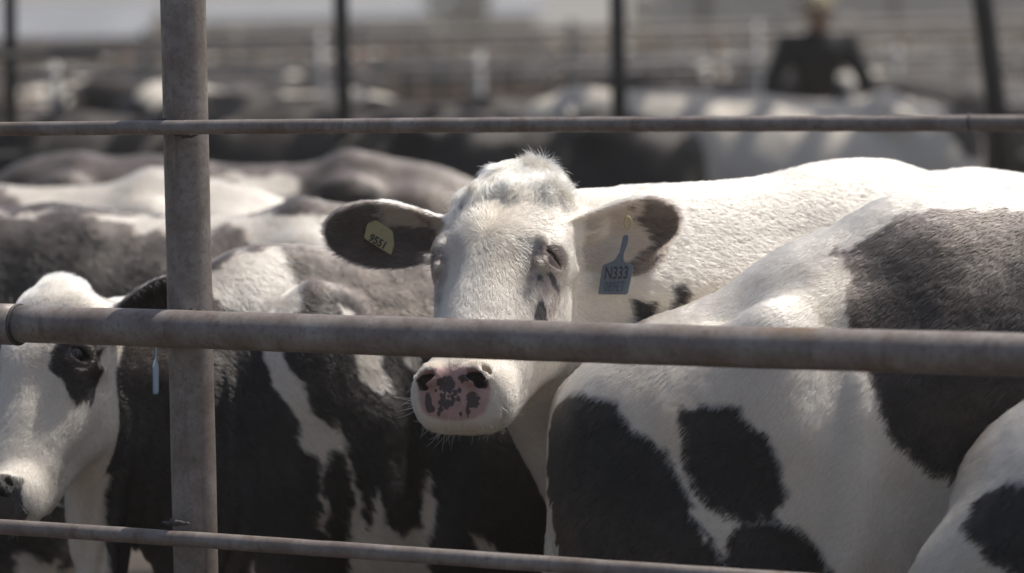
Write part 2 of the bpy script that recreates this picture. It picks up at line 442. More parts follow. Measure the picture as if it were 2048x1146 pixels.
# ------------------------------------------------------------------ coats and fur
def inpoly(u, v, P):
    ins = np.zeros(len(u), bool); n = len(P)
    for i in range(n):
        x0, y0 = P[i]; x1, y1 = P[(i + 1) % n]
        if y0 == y1: continue
        c = ((y0 > v) != (y1 > v)) & (u < (x1 - x0) * (v - y0) / (y1 - y0) + x0); ins ^= c
    return ins
class Cow:
    def __init__(s, name, label, loc, yaw, scale, cat='cow', group=None):
        s.root = empty(name, loc, R(yaw)); s.root.scale = (scale,) * 3
        tag(s.root, label, cat, group)
        s.M = Matrix.Translation(loc) @ Matrix.Rotation(R(yaw), 4, 'Z') @ Matrix.Scale(scale, 4)
        s.Mi = s.M.inverted(); s.sc = scale; s.zc = .95; s.H = None; s.patches = []; s.px0 = 0.0
    def tol(s, P): return (np.c_[P, np.ones(len(P))] @ np.array(s.Mi).T)[:, :3]
    def tow(s, P): return (np.c_[P, np.ones(len(P))] @ np.array(s.M).T)[:, :3]
    def mesh(s, sdf, ax):
        s.V, s.Q = surface(sdf, *ax); s.Nn = normals(s.V, s.Q)
        s.bvh = BVHTree.FromPolygons([tuple(v) for v in s.V], [tuple(int(i) for i in q) for q in s.Q])
        s.co = np.array(s.Mi @ Vector((0, 0, CAM_Z)))
        d = s.co - np.array([s.px0, 0, .95]); d /= np.linalg.norm(d); e1 = np.cross([0, 0, 1.0], d); e1 /= np.linalg.norm(e1); s.pl = (e1, np.cross(d, e1))
        return s
    def hit(s, x, y, Y=None):
        """where the line of sight through pixel x, y meets this animal's own skin, in its own frame"""
        p = np.array(s.Mi @ Vector(at(x, y, 5.5))); d = p - s.co; d /= np.linalg.norm(d)
        r = s.bvh.ray_cast(Vector(s.co), Vector(d))
        if r[0] is None:
            Y = Y or s.root.location.y - .15
            r = s.bvh.find_nearest(Vector(np.array(s.Mi @ Vector(at(x, y, Y)))))
        return np.array(r[0])
    def uv(s, P):
        e1, e2 = s.pl
        return P @ e1, P @ e2
    def patch(s, polys):
        for poly in polys:
            L = np.array([s.hit(x, y) for x, y in poly])
            u, v = s.uv(L); s.patches.append(np.c_[u, v])
    def mask(s, P):
        """1 where a patch lies; also returns head coordinates"""
        wrp = np.c_[fbm(P, 22, 3, 4), fbm(P, 22, 5, 4)] * .020 + np.c_[noise(P * [1, 1, .45], 200, 8), noise(P * [1, 1, .45], 200, 9)] * .005
        u, v = s.uv(P); u = u + wrp[:, 0]; v = v + wrp[:, 1]
        m = np.zeros(len(P), bool)
        for p in s.patches: m |= inpoly(u, v, p)
        return m
    def head_q(s, P): return (P - s.H.o) @ s.H.R / s.H.s
    def finish(s, colour, fur=None, eyes=(), name='body'):
        r_ = colour(s, s.V, s.Nn); col, wet = r_[0], r_[1]
        s.body = mesh_obj(name, s.V, s.Q, HIDE, s.root, attrs={'Col': col, 'Wet': wet, 'Spot': r_[2] if len(r_) > 2 else wet * 0})
        for e in eyes:
            s.eye(*e)
        return s
def grow(cow, colour, flow, length, dens, rad=.0004, bare=None, name='fur', lift=.22, frame=None, droop=.25, seed=1, jitter=.30, curl=0.0, clump=0.0, parent=None, wave=.5):
    V, Q, Nn = cow.V, cow.Q, cow.Nn
    T = np.concatenate([Q[:, [0, 1, 2]], Q[:, [0, 2, 3]]])
    A = np.linalg.norm(np.cross(V[T[:, 1]] - V[T[:, 0]], V[T[:, 2]] - V[T[:, 0]]), axis=1) / 2 * cow.sc ** 2
    cen = V[T].mean(1); W = cow.tow(cen); n = Nn[T].mean(1)
    x, y = px(W)
    view = cow.co - cen; view /= np.linalg.norm(view, axis=1)[:, None]
    ok = (x > -140) & (x < 2190) & (y > -60) & (y < 1250) & ((n * view).sum(1) > -.35)
    if frame is not None: ok &= frame(cen)
    T, A = T[ok], A[ok]
    rs = np.random.default_rng(seed)
    cnt = int(A.sum() * dens)
    if cnt < 10: return None
    t = T[rs.choice(len(T), cnt, p=A / A.sum())]
    b = rs.random((cnt, 2)); fl = b.sum(1) > 1; b[fl] = 1 - b[fl]
    w3 = np.c_[1 - b.sum(1), b][:, :, None]
    P = (V[t] * w3).sum(1); n = (Nn[t] * w3).sum(1); n /= np.linalg.norm(n, axis=1)[:, None]
    if bare is not None:
        k = rs.random(cnt) > bare(P, n); P, n = P[k], n[k]; cnt = len(P)
    f = flow(P, n); 
    nz = np.c_[fbm(P, 16, 31, 2), fbm(P, 16, 32, 2), fbm(P, 16, 33, 2)] * wave + np.c_[noise(P, 130, 41), noise(P, 130, 42), noise(P, 130, 43)] * jitter
    f = f / (np.linalg.norm(f, axis=1)[:, None] + 1e-6) + nz + rs.normal(0, .10, (cnt, 3))
    f -= n * (f * n).sum(1)[:, None]; f /= np.linalg.norm(f, axis=1)[:, None] + 1e-6
    L = length(P, n) * (.65 + .6 * rs.random(cnt)) / cow.sc
    lf = lift * (1 + .5 * noise(P, 70, 55)) + .12 * rs.random(cnt)
    K = 4; pts = np.zeros((cnt, K, 3))
    down = np.array([0, 0, -1.0])
    pts[:, 0] = P - n * .0012
    d = f + n * lf[:, None] * 1.6
    cl = np.c_[noise(P, 38, 61), noise(P, 38, 62), noise(P, 38, 63)]
    for i in range(1, K):
        dd = d / np.linalg.norm(d, axis=1)[:, None]
        pts[:, i] = pts[:, i - 1] + dd * (L / (K - 1))[:, None]
        d = dd - n * lf[:, None] * .55 + down * droop * .3 + cl * clump + rs.normal(0, .06 + curl, (cnt, 3))
    col = colour(cow, P, n)[0]
    kb = 1 - sstep(.05, .25, col.mean(1))
    col = col * (1 + kb * (-.15 + 1.5 * rs.random(cnt) ** 2.5 + .5 * noise(P, 45, 66)))[:, None] * (1 - .14 * (1 - kb))[:, None]  # random lighter black strands paint in the sheen of the coat
    col = np.clip(col * (.82 + .36 * rs.random(cnt))[:, None], 0, .90)
    h = bpy.data.hair_curves.new(name); h.add_curves([K] * cnt)
    h.position_data.foreach_set('vector', pts.astype(F32).ravel())
    ra = h.attributes.get('radius') or h.attributes.new('radius', 'FLOAT', 'POINT')
    ra.data.foreach_set('value', (np.array([1, .85, .55, .12])[None] * (rad / cow.sc * (.7 + .6 * rs.random(cnt)))[:, None]).astype(F32).ravel())
    ca = h.attributes.new('Col', 'FLOAT_COLOR', 'CURVE')
    ca.data.foreach_set('color', np.c_[col, np.ones(cnt)].astype(F32).ravel())
    h.materials.append(FUR)
    o = bpy.data.objects.new(name, h); C.objects.link(o); o.parent = parent or cow.body
    return o
WHITE = np.array([.68, .615, .525]); BLACK = np.array([.015, .0135, .0125]); VEIL_BROWN = np.array([.092, .075, .065])
TAN = np.array([.50, .40, .28]); PINK = np.array([.52, .36, .33]); GREY = np.array([.055, .055, .062])
def lerp(a, b, m): return a * (1 - m[:, None]) + b * m[:, None]
def coat(P, n, m, dirt=.5, veiled=1.0, seed=0):
    """white hair with dirt, black hair with a foreground veil painted brown on what faces up"""
    d1 = sstep(.05, .6, fbm(P, 7, 71 + seed, 4)) * dirt; d2 = sstep(.1, .7, fbm(P, 28, 75 + seed, 3)) * dirt * .7
    wcol = lerp(np.tile(WHITE, (len(P), 1)), TAN * 1.05, np.clip(d1 * .55 + d2 * .45, 0, 1))
    st = sstep(.30, .55, fbm(P * [1, 1, .6], 5, 91 + seed, 4)) * sstep(1.15, .75, P[:, 2]) * min(1, dirt)
    wcol = lerp(wcol, np.array([.26, .205, .15]), st * .45)
    up = sstep(.55, 1.0, n[:, 2] + .22 * fbm(P, 12, 79 + seed, 3)) * veiled
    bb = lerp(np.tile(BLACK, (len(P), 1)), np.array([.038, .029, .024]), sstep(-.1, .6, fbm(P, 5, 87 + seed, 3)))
    bcol = lerp(bb, VEIL_BROWN * 1.45, np.clip(up, 0, 1))  # brown lift on upward hair stands for a blurred foreground bar's veil
    fl = sstep(.55, .75, noise(P, 60, 83 + seed)) * .12 * veiled
    bcol = lerp(bcol, VEIL_BROWN * 1.2, fl)
    return lerp(wcol, bcol, m.astype(float))

def neck_to(H, top=(.42, 0, 1.24), mid=(.45, 0, 1.08), low=(.62, 0, .86), r=(.09, .20, .13), hr=(.055, .115, .075), sub=True, k=.08):
    def f(T):
        a, b, c = hp(H, (0, .105, -.040)), hp(H, (0, .190, -.105)), hp(H, (0, .215, -.215))
        T.cone(mid, b, r[1], hr[1], k=k, sq=None)
        T.cone(top, a, r[0], hr[0], k=k)
        T.cone(low, c, r[2], hr[2], k=k)
        m = (np.array(low) * .55 + c * .45) + np.array([0, 0, -.03]); T.cone(low, m, r[2] * .8, r[2] * .6, k=k)
        if sub: T.sub(H, k=.022)
    return f
def head_axes(cow, H, hf):
    pts = [hp(H, p) for p in [(0, 0, .07), (.09, 0, -.53), (-.09, 0, -.53), (.1, .26, -.2), (-.1, .26, -.2), (.13, .06, -.14), (-.13, .06, -.14), (0, -.04, -.45)]]
    for f in H.ears:
        for e in ((f.dim[0] + .01, f.dim[1], .03), (f.dim[0] + .01, -f.dim[1], .03), (.15, f.dim[1] + .01, .05), (.15, -f.dim[1] - .02, .05), (f.dim[0] + .01, 0, -.03)):
            pts.append(hp(H, f.R @ np.array(e) + f.o))
    lo, hi = np.min(pts, 0) - .012, np.max(pts, 0) + .012
    return (axis(-1.05, max(hi[0] + .01, .9), .013, (lo[0], hi[0], hf)), axis(min(-.42, lo[1]), max(.42, hi[1] + .01), .012, (lo[1], hi[1], hf)), axis(-.02, max(hi[2] + .01, 1.45), .014, (lo[2], hi[2], hf)))
def blob(cow, T, x, y, Y, r, k=.06, sq=(1, 1, 1)):
    T.ell(W2L(cow.M, at(x, y, Y)), tuple(np.array(sq) * r / cow.sc), k=k)
def pose(yaw, pitch, roll=0): return rot(0, 0, yaw) @ rot(pitch, 0, 0) @ rot(0, roll, 0)
def flow_body(cow, cd_=-.5):
    def f(P, n):
        d = np.tile(np.array([-1.0, 0, cd_]), (len(P), 1))
        return d - n * (d * n).sum(1)[:, None]
    return f
def eyeball(cow, H, side, c=(.096, .047, -.147), r=.0220):
    o = hp(H, (side * (c[0] + H.ex), c[1], c[2] + H.ez)); r *= H.s
    m = MB(); n1, n2 = 24, 16; v = []
    for i in range(n2 + 1):
        for j in range(n1):
            a = math.pi * i / n2; g = 2 * math.pi * j / n1
            v.append(o + r * np.array([math.sin(a) * math.cos(g), math.sin(a) * math.sin(g), math.cos(a)]))
    f = [(i * n1 + j, (i + 1) * n1 + j, (i + 1) * n1 + (j + 1) % n1, i * n1 + (j + 1) % n1) for i in range(n2) for j in range(n1)]
    m.add(v, f); return m.build('eye', EYE, cow.root, smooth=True)

# ================================================================== the white cow facing us
Ao = np.array([1.13, 6.00, 0]); A_S = 1.04
CA = Cow('cow', 'white cow facing the camera with dark ear tips, shaggy poll and ear tags', tuple(Ao), 205, A_S, group='cows crowded behind the pipe fence')
RhA = pose(-25, -44, -5)
wd = lambda v, Rm: Rm.T @ np.array(v, float)
earsA = [dict(root=(-.086, .100, -.050), e1=wd((-1, -.10, .00), RhA), e3=wd((.22, -1, -.34), RhA), L=.262, W=.064, droop=.012),
         dict(root=(.088, .100, -.048), e1=wd((1, .10, -.03), RhA), e3=wd((-.35, -1, -.42), RhA), L=.203, W=.057, droop=-.01)]
CA.H = add_head(CA.M, RhA, at(1010, 342, 5.42), earsA, lids=(.5, .40), size=1.05, tuft=.92, ez=-.020, ex=-.006)
HA = CA.H
def foldsA(T):
    T.cone(W2L(CA.M, at(1120, 800, 5.56)), W2L(CA.M, at(1190, 1010, 5.66)), .115, .085, k=.07)
    T.cone(W2L(CA.M, at(1060, 800, 5.45)), W2L(CA.M, at(1130, 900, 5.52)), .060, .05, k=.05)
    def g(q, d):
        # loose skin folds on the side of the neck, running down
        x, z = q[:, 0], q[:, 2]
        m = sstep(.50, .62, x) * (1 - sstep(.95, 1.05, x)) * (1 - sstep(1.18, 1.30, z)) * sstep(.80, .95, z)
        ph = x * 190 + 22 * z + 1.6 * np.sin(z * 9)
        ph = ph + 2.2 * noise(q * np.array([1, 1, .5], F32), 9, 3); a_ = .35 + .65 * sstep(-.4, .5, noise(q, 7, 4))
        return d + (.0030 * np.sin(ph) + .0022 * np.sin(ph * .53 + 1)) * m * a_
    T.fn(g, op='r')
TA = cow_frame(neck=neck_to(HA, top=(.42, 0, 1.245), r=(.105, .20, .14), hr=(.060, .118, .070)), back=(1.30, 1.315, 1.325), extra=foldsA)
hl = HA.o
FA = .0032
CA.mesh(TA, head_axes(CA, HA, FA))
CA.patch([[(1172, 592), (1185, 565), (1200, 600), (1192, 660), (1172, 660)], [(1210, 600), (1218, 605), (1216, 628), (1209, 622)],
          [(1248, 590), (1275, 597), (1300, 600), (1302, 640), (1300, 660), (1262, 660), (1255, 620)],
          [(1335, 590), (1345, 562), (1358, 570), (1362, 590), (1345, 610), (1330, 625)],
          [(1175, 735), (1185, 728), (1190, 745), (1180, 770), (1172, 760)], [(1150, 700), (1160, 700), (1158, 720), (1150, 716)], [(1156, 742), (1163, 745), (1160, 765), (1153, 760)],
          [(1710, 368), (1722, 372), (1728, 378), (1716, 376)], [(1716, 382), (1724, 386), (1728, 393), (1718, 388)], [(1748, 400), (1760, 408), (1775, 415), (1752, 416)]])
def head_regions(H, q):
    inh = (np.abs(q[:, 0]) < .17) & (q[:, 2] < .10) & (q[:, 2] > -.56) & (q[:, 1] < .27)
    n = np.array([0, -.78, -.626]); p0 = np.array([0, .010, -.462])
    pad = ((q - p0) @ n + 1.2 * q[:, 0] ** 2 > -.012) & inh & (np.abs(q[:, 0] / .066) ** 2.6 + np.abs((q[:, 2] * .78 - q[:, 1] * .63 + .379) / .048) ** 2.6 < 1)
    return inh, pad
def ear_masks(cow, P, q, mode=(0, 1)):
    """dark part of each ear, and how much a point belongs to an ear"""
    me = np.zeros(len(P), bool); inside = np.zeros(len(P))
    for i, f in enumerate(cow.H.ears):
        e = (q - f.o) @ f.R; L, W = f.dim; t = e[:, 0] / L; y = e[:, 1] / W
        if i == 0: y = -y                       # y > 0: upper edge in both ears
        here = (e[:, 0] > .030) & (np.abs(e[:, 2]) < .08) & (f(q) < .017)
        wv = noise(P, 90, 5) * .05 + noise(P, 230, 6) * .03
        if mode[i] == 0: dk = (t + wv > .60 + .12 * sstep(0, .6, -y)) | ((y + wv < .22) & (t > .20)) & ~((y < -.45) & (t < .34))
        elif mode[i] == 1: dk = (t + wv > .56 + .20 * sstep(.3, -.5, y) * (1 - sstep(-.5, -1, y))) & ~((np.abs(t - .60) < .035) & (y > .35))
        else: dk = np.ones(len(P), bool)
        me |= here & dk; inside = np.maximum(inside, here * 1.0)
    return me, inside
def colA(cow, P, n):
    q = cow.head_q(P); inh, pad = head_regions(cow.H, q); ear, near_ear = ear_masks(cow, P, q)
    body = cow.mask(P) & ~inh & (near_ear < .5)
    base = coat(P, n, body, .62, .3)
    # face: cream over the forehead, stains in the corners of the eyes and down the tear line, painted shade below the eyes
    cr = np.exp(-((q[:, 0] / .08) ** 2 + ((q[:, 2] + .12) / .10) ** 2)) * inh
    base = lerp(base, base * np.array([.93, .86, .74]), cr * (.6 + .4 * fbm(P, 25, 3)))
    for s in (-1, 1):
        e = np.sqrt(((q[:, 0] - s * .106) / .028) ** 2 + ((q[:, 1] - .042) / .038) ** 2 + ((q[:, 2] + .167) / .024) ** 2)
        base = lerp(base, np.tile(np.array([.125, .088, .082]), (len(P), 1)), (1 - sstep(.6, 1.35, e)) * inh * .92)
        tr = .6 * np.exp(-(((q[:, 0] - s * (.105 + .09 * (q[:, 2] + .17))) / .020) ** 2)) * sstep(.30, .27, -q[:, 2]) * sstep(.155, .175, -q[:, 2]) * (q[:, 1] < .10)
        base = lerp(base, np.tile(np.array([.13, .09, .08]), (len(P), 1)), np.clip(tr * (.62 + 1.1 * fbm(P, 60, 12)), 0, .85) * inh)
    for s in (-1, 1):
        e = np.sqrt(((q[:, 0] - s * .092) / .027) ** 2 + ((q[:, 2] + .205) / .060) ** 2)  # shade of the eye hollow painted in, mottled with stain
        base = lerp(base, np.tile(np.array([.20, .155, .138]), (len(P), 1)), np.clip((1 - sstep(.5, 1.25, e)) * (.55 + 1.0 * fbm(P, 55, 12)), 0, .8) * inh * (q[:, 1] < .12))
    for cx, cz, rx, rz in DARKS:
        base = lerp(base, np.tile(BLACK * 1.5, (len(P), 1)), inh * (((q[:, 0] - cx) / rx) ** 2 + ((q[:, 2] - cz) / rz) ** 2 < 1 + .5 * noise(P, 160, 4)) * (q[:, 1] < .13))
    fc = np.maximum(((n @ cow.H.R) @ cow.H.ears[0].R[:, 2]) * (q[:, 0] < 0), ((n @ cow.H.R) @ cow.H.ears[1].R[:, 2]) * (q[:, 0] > 0))
    inn = near_ear * sstep(-.1, .45, fc) * (.7 + .3 * fbm(P, 30, 90))
    base = lerp(base, np.tile(np.array([.36, .265, .205]), (len(P), 1)), np.clip(inn * .85, 0, 1))
    base = lerp(base, np.tile(np.array([.10, .080, .068]), (len(P), 1)), ear * 1.0)  # dark ear hair lightened to take in the foreground veil
    # top of the nose stained tan, nose pad pink with slate spots
    st = np.exp(-((q[:, 0] / .05) ** 2 + ((q[:, 2] + .432) / .018) ** 2)) * (q[:, 1] < .04) * inh
    base = lerp(base, np.tile(np.array([.42, .31, .20]), (len(P), 1)), st * .65)
    u, v = q[:, 0], q[:, 2] * .78 - q[:, 1] * .63
    pk = np.tile(np.array([.44, .285, .270]), (len(P), 1)) * (1 + .25 * fbm(P, 60, 4))[:, None]
    sp = np.zeros(len(P))
    for cx, cv, rx, rv in NOSE_SPOTS:
        sp = np.maximum(sp, 1.5 - np.sqrt(((u - cx) / rx) ** 2 + ((v - cv) / rv) ** 2))
    sp = np.clip(sp, 0, 1) * pad
    rp = np.abs(q[:, 0] / .066) ** 2.6 + np.abs((q[:, 2] * .78 - q[:, 1] * .63 + .379) / .048) ** 2.6
    base = lerp(base, pk, (1 - sstep(.72, 1.12, rp + .15 * fbm(P, 70, 8))) * inh * (q[:, 1] < .09))
    nos = np.zeros(len(P), bool)
    for s_ in (-1, 1):
        c_, a_ = math.cos(R(20)), math.sin(R(20)) * s_
        dx, dz = q[:, 0] - s_ * .046, q[:, 2] + .450
        nos |= ((dx * c_ - dz * a_) / .019) ** 2 + ((dx * a_ + dz * c_) / .0105) ** 2 < 1
    nos &= inh & (q[:, 1] > .0) & (q[:, 1] < .05)
    base = lerp(base, np.tile(np.array([.022, .013, .013]), (len(P), 1)), nos * .95)
    return base, pad * (.9), sp
def npt(x, y):
    q = CA.head_q(CA.hit(x, y)); return q[0], q[2] * .78 - q[1] * .63
DARKS = []
for x, y, rx, rz in ((1081, 626, .0065, .022), (862, 578, .0055, .020), (1105, 556, .005, .006), (1078, 552, .005, .005), (850, 432, .006, .009)):
    q = CA.head_q(CA.hit(x, y)); DARKS.append((q[0], q[2], rx, rz))
_s = np.random.default_rng(4); NOSE_SPOTS = []
for x, y, rx, ry in [(893, 768, 15, 12), (946, 800, 12, 12), (857, 805, 7, 15), (938, 755, 20, 5), (924, 761, 4, 4), (911, 787, 4, 3), (864, 818, 6, 5), (848, 760, 5, 6)]:
    u, v = npt(x, y); NOSE_SPOTS.append((u, v, rx / 1060, ry / 1060 * 1.15))
for k in range(34):
    x, y = _s.normal(892, 12), _s.normal(804, 12); u, v = npt(x, y); r = _s.uniform(1.6, 4.2) / 1060; NOSE_SPOTS.append((u, v, r, r * 1.2))
for k in range(9):
    x, y = _s.normal(935, 8), _s.normal(818, 6); u, v = npt(x, y); r = _s.uniform(2, 4.5) / 1060; NOSE_SPOTS.append((u, v, r, r * 1.2))
CA.finish(colA)
for s in (-1, 1): eyeball(CA, HA, s)
def flowA(P, n):
    q = CA.head_q(P); inh, pad = head_regions(HA, q)
    w = np.c_[q[:, 0], np.zeros(len(P)), q[:, 2] + .155]                       # whorl on the forehead
    hd = w / (np.linalg.norm(w, axis=1)[:, None] + .03)
    lowf = sstep(.17, .26, -q[:, 2]); hd = hd * (1 - lowf[:, None]) + np.array([0, 0, -1.0]) * lowf[:, None] * 1.0 + np.c_[np.clip(q[:, 0] * 14, -1, 1) * .5 * lowf, np.zeros((len(P), 2))]
    hd = hd @ HA.R.T
    b = np.tile(np.array([-1.0, 0, -.35]), (len(P), 1))
    out = np.where(inh[:, None], hd, b)
    for f_ in HA.ears:
        e = (q - f_.o) @ f_.R; here = (e[:, 0] > .03) & (np.abs(e[:, 2]) < .08) & (f_(q) < .017)
        out = np.where(here[:, None], (np.array([1.0, .0, 0]) @ f_.R.T @ HA.R.T)[None] + 0 * out, out)
    return out - n * (out * n).sum(1)[:, None]
def bareA(P, n):
    q = CA.head_q(P); inh, pad = head_regions(HA, q)
    eye = np.zeros(len(P), bool)
    for s in (-1, 1): eye |= ((q[:, 0] - s * .110) ** 2 + (q[:, 1] - .042) ** 2 + ((q[:, 2] + .167) * 1.4) ** 2) < .027 ** 2
    return np.where(pad | eye, 1.0, 0.0)
def lenA(P, n):
    q = CA.head_q(P); inh, pad = head_regions(HA, q); L = np.full(len(P), .017)
    L = np.where(inh, .0115 - .004 * sstep(.3, .42, -q[:, 2]), L)
    ear, ne = ear_masks(CA, P, q); L = np.where(ne > .5, .016, L)
    up = (~inh) & (n[:, 2] > .75); return np.where(up, .021, L)
inbox = lambda c, r: (lambda P: (np.abs(P - c) < r).all(1))
headA = inbox(hp(HA, (0, .05, -.22)), .42)
grow(CA, colA, flowA, lenA, 420000, .00034, bareA, frame=headA, seed=2)
grow(CA, colA, flowA, lenA, 260000, .00042, bareA, frame=lambda P: ~headA(P), seed=3, jitter=.09, lift=.12, wave=.28)
def tuftbare(c, r): return lambda P, n: 1 - (1 - sstep(.75, 1.1, np.sqrt((((CA.head_q(P) - c) / r) ** 2).sum(1))))
def tuft_flow(P, n):
    q = CA.head_q(P); v = np.c_[q[:, 0] * 7, np.full(len(P), -.9), -.55 - q[:, 1] * 4]; v = v @ HA.R.T
    return v
def colT(cow, P, n):
    k = sstep(-.1, .5, noise(P * [1, 1, .3], 90, 77)); c = np.tile(np.array([.93, .82, .64]), (len(P), 1)); return lerp(c, np.tile(np.array([.62, .47, .33]), (len(P), 1)), k * .75), None
grow(CA, colT, tuft_flow, lambda P, n: .026 + .020 * rng.random(len(P)), 330000, .00052, lambda P, n: sstep(.8, 1.15, np.sqrt((((CA.head_q(P) - np.array([0, .060, .012])) / np.array([.124, .090, .074])) ** 2).sum(1))),
     frame=inbox(hp(HA, (0, .05, .01)), .16), seed=5, lift=.12, droop=1.1, jitter=.30, curl=.04, clump=.95, name='poll_hair')
# whiskers
def whiskers(cow, H, n=90, seed=3, col=(.62, .58, .52)):
    rs = np.random.default_rng(seed); pts = []
    for i in range(n):
        a = rs.uniform(-1, 1)
        if rs.random() < .55: p = np.array([a * .055, .075 + rs.normal(0, .02), -.50]); d = np.array([a * .4, -.15, -1.0])
        else: s = np.sign(a); p = np.array([s * .082, .05 + rs.normal(0, .02), -.455 + rs.normal(0, .02)]); d = np.array([s * 1.0, -.1, -.5])
        r = cow.bvh.find_nearest(Vector(hp(H, p))); p = np.array(r[0]); d = H.R @ (d + rs.normal(0, .35, 3)); d /= np.linalg.norm(d)
        L = rs.uniform(.012, .042); c = rs.normal(0, .5, 3)
        for k in range(4): pts.append(p); d = d + c * .25; d /= np.linalg.norm(d); p = p + d * L / 3
    h = bpy.data.hair_curves.new('whiskers'); h.add_curves([4] * n)
    h.position_data.foreach_set('vector', np.array(pts, F32).ravel())
    ra = h.attributes.get('radius') or h.attributes.new('radius', 'FLOAT', 'POINT'); ra.data.foreach_set('value', np.tile(np.array([.00035, .0003, .00024, .0001], F32), n))
    ca = h.attributes.new('Col', 'FLOAT_COLOR', 'CURVE'); ca.data.foreach_set('color', np.tile(np.array([*col, 1], F32), n))
    h.materials.append(FUR); o = bpy.data.objects.new('whiskers', h); C.objects.link(o); o.parent = cow.body
whiskers(CA, HA)

# ================================================================== near right: black and white rump
CB = Cow('cow', 'black and white cow at right showing its sloping rump, black saddle and oval thigh patch', (.99, 5.24, 0), 0, 1.0, group='cows crowded behind the pipe fence')
def extraB(T):
    T.cone((-.20, 0, 1.195), (.50, 0, 1.20), .185, .185, k=.07)
    T.cone((-.20, 0, 1.19), (-.42, 0, 1.15), .175, .15, k=.07)
    T.ell((.05, 0, 1.02), (.62, .315, .34), k=.08)
    T.ell((-.52, -.20, 1.00), (.12, .10, .22), k=.06)
    T.ell((-.20, -.34, .84), (.15, .085, .24), k=.08, op='d')                      # hollow of the flank
    T.ell((-.405, -.262, .84), (.045, .050, .27), k=.024, rt=rot(0, 6, 0))         # stifle fold
    T.ell((-.78, -.13, .92), (.14, .13, .22), k=.06)
TB = cow_frame(hook=(-.42, .15, 1.235), pin=(-.84, .09, 1.00), thigh=(-.67, .17, .82), thigh_r=(.25, .135, .34), back=(1.385, 1.39, 1.40), backx=.13, extra=extraB,
               neck=lambda T: (T.cone((.45, 0, 1.10), (1.15, 0, 1.15), .20, .11, k=.08), T.ell((1.33, 0, 1.05), (.22, .10, .13), k=.06)))
CB.mesh(TB, (axis(-1.05, 1.6, .011), axis(-.42, .42, .010), axis(-.02, 1.55, .012)))
CB.patch([[(1635, 458), (1665, 440), (1700, 405), (1760, 370), (1900, 340), (2048, 330), (2230, 330), (2230, 900), (1990, 955), (1910, 962), (1860, 940), (1800, 890), (1770, 830), (1740, 770), (1715, 720), (1700, 660), (1702, 560), (1720, 540), (1690, 510), (1665, 490)],
          [(1120, 800), (1150, 786), (1190, 785), (1230, 800), (1245, 835), (1290, 860), (1330, 910), (1375, 970), (1380, 1010), (1420, 1060), (1450, 1120), (1475, 1160), (1480, 1300), (1000, 1300), (1000, 900), (1080, 850)],
          [(1362, 815), (1400, 808), (1430, 800), (1470, 815), (1500, 840), (1530, 865), (1535, 890), (1550, 920), (1560, 960), (1568, 1000), (1550, 1035), (1500, 1045), (1460, 1040), (1430, 1020), (1400, 985), (1385, 940), (1365, 900)],
          [(1475, 1062), (1500, 1050), (1560, 1045), (1610, 1070), (1640, 1110), (1670, 1160), (1700, 1300), (1480, 1300), (1465, 1120), (1460, 1090)]])
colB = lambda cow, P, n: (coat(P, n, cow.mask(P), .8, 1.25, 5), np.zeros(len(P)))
CB.finish(colB)
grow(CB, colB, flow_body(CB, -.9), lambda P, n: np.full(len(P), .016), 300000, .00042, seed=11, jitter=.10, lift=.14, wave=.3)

# ================================================================== left: black cow with white marks, white face
Do = np.array([-.12, 6.12, 0]); D_S = .93
CD = Cow('cow', 'black cow with white blotches and a white face behind the fence at left', tuple(Do), 205, D_S, group='cows crowded behind the pipe fence')
RhD = pose(-35, -31, -6)
earsD = [dict(root=(-.088, .120, -.072), e1=wd((-1, .10, -.1), RhD), e3=wd((.22, -1, -.12), RhD)),
         dict(root=(.092, .105, -.030), e1=wd((1, .15, .20), RhD), e3=wd((-.3, -1, -.45), RhD), L=.235, W=.075)]
CD.H = add_head(CD.M, RhD, at(82, 578, 5.62), earsD, lids=(1.0, 1.15), tuft=.6, size=1.02, ez=.012)
HD = CD.H
def foldsD(T):
    T.cone(W2L(CD.M, at(205, 880, 5.72)), W2L(CD.M, at(200, 1200, 5.76)), .085, .055, k=.06)
    def g(q, d):
        x, z = q[:, 0], q[:, 2]
        m = sstep(.55, .65, x) * (1 - sstep(1.0, 1.1, x)) * (1 - sstep(1.05, 1.2, z))
        ph = x * 170 + 16 * z + 1.2 * np.sin(z * 11)
        return d + (.0035 * np.sin(ph) + .002 * np.sin(ph * .57 + 1)) * m
    T.fn(g, op='r')
    T.ell((.44, .22, .98), (.12, .07, .22), k=.05, rt=rot(0, -10, 0))
    T.ell((.20, .30, .98), (.05, .05, .30), k=.07, op='d')
TD = cow_frame(neck=neck_to(HD, top=(.40, 0, 1.20), mid=(.45, 0, 1.02), r=(.085, .18, .14), hr=(.045, .105, .080)), back=(1.30, 1.315, 1.33), extra=foldsD)
hl = HD.o
FD = .0038
CD.mesh(TD, head_axes(CD, HD, FD))
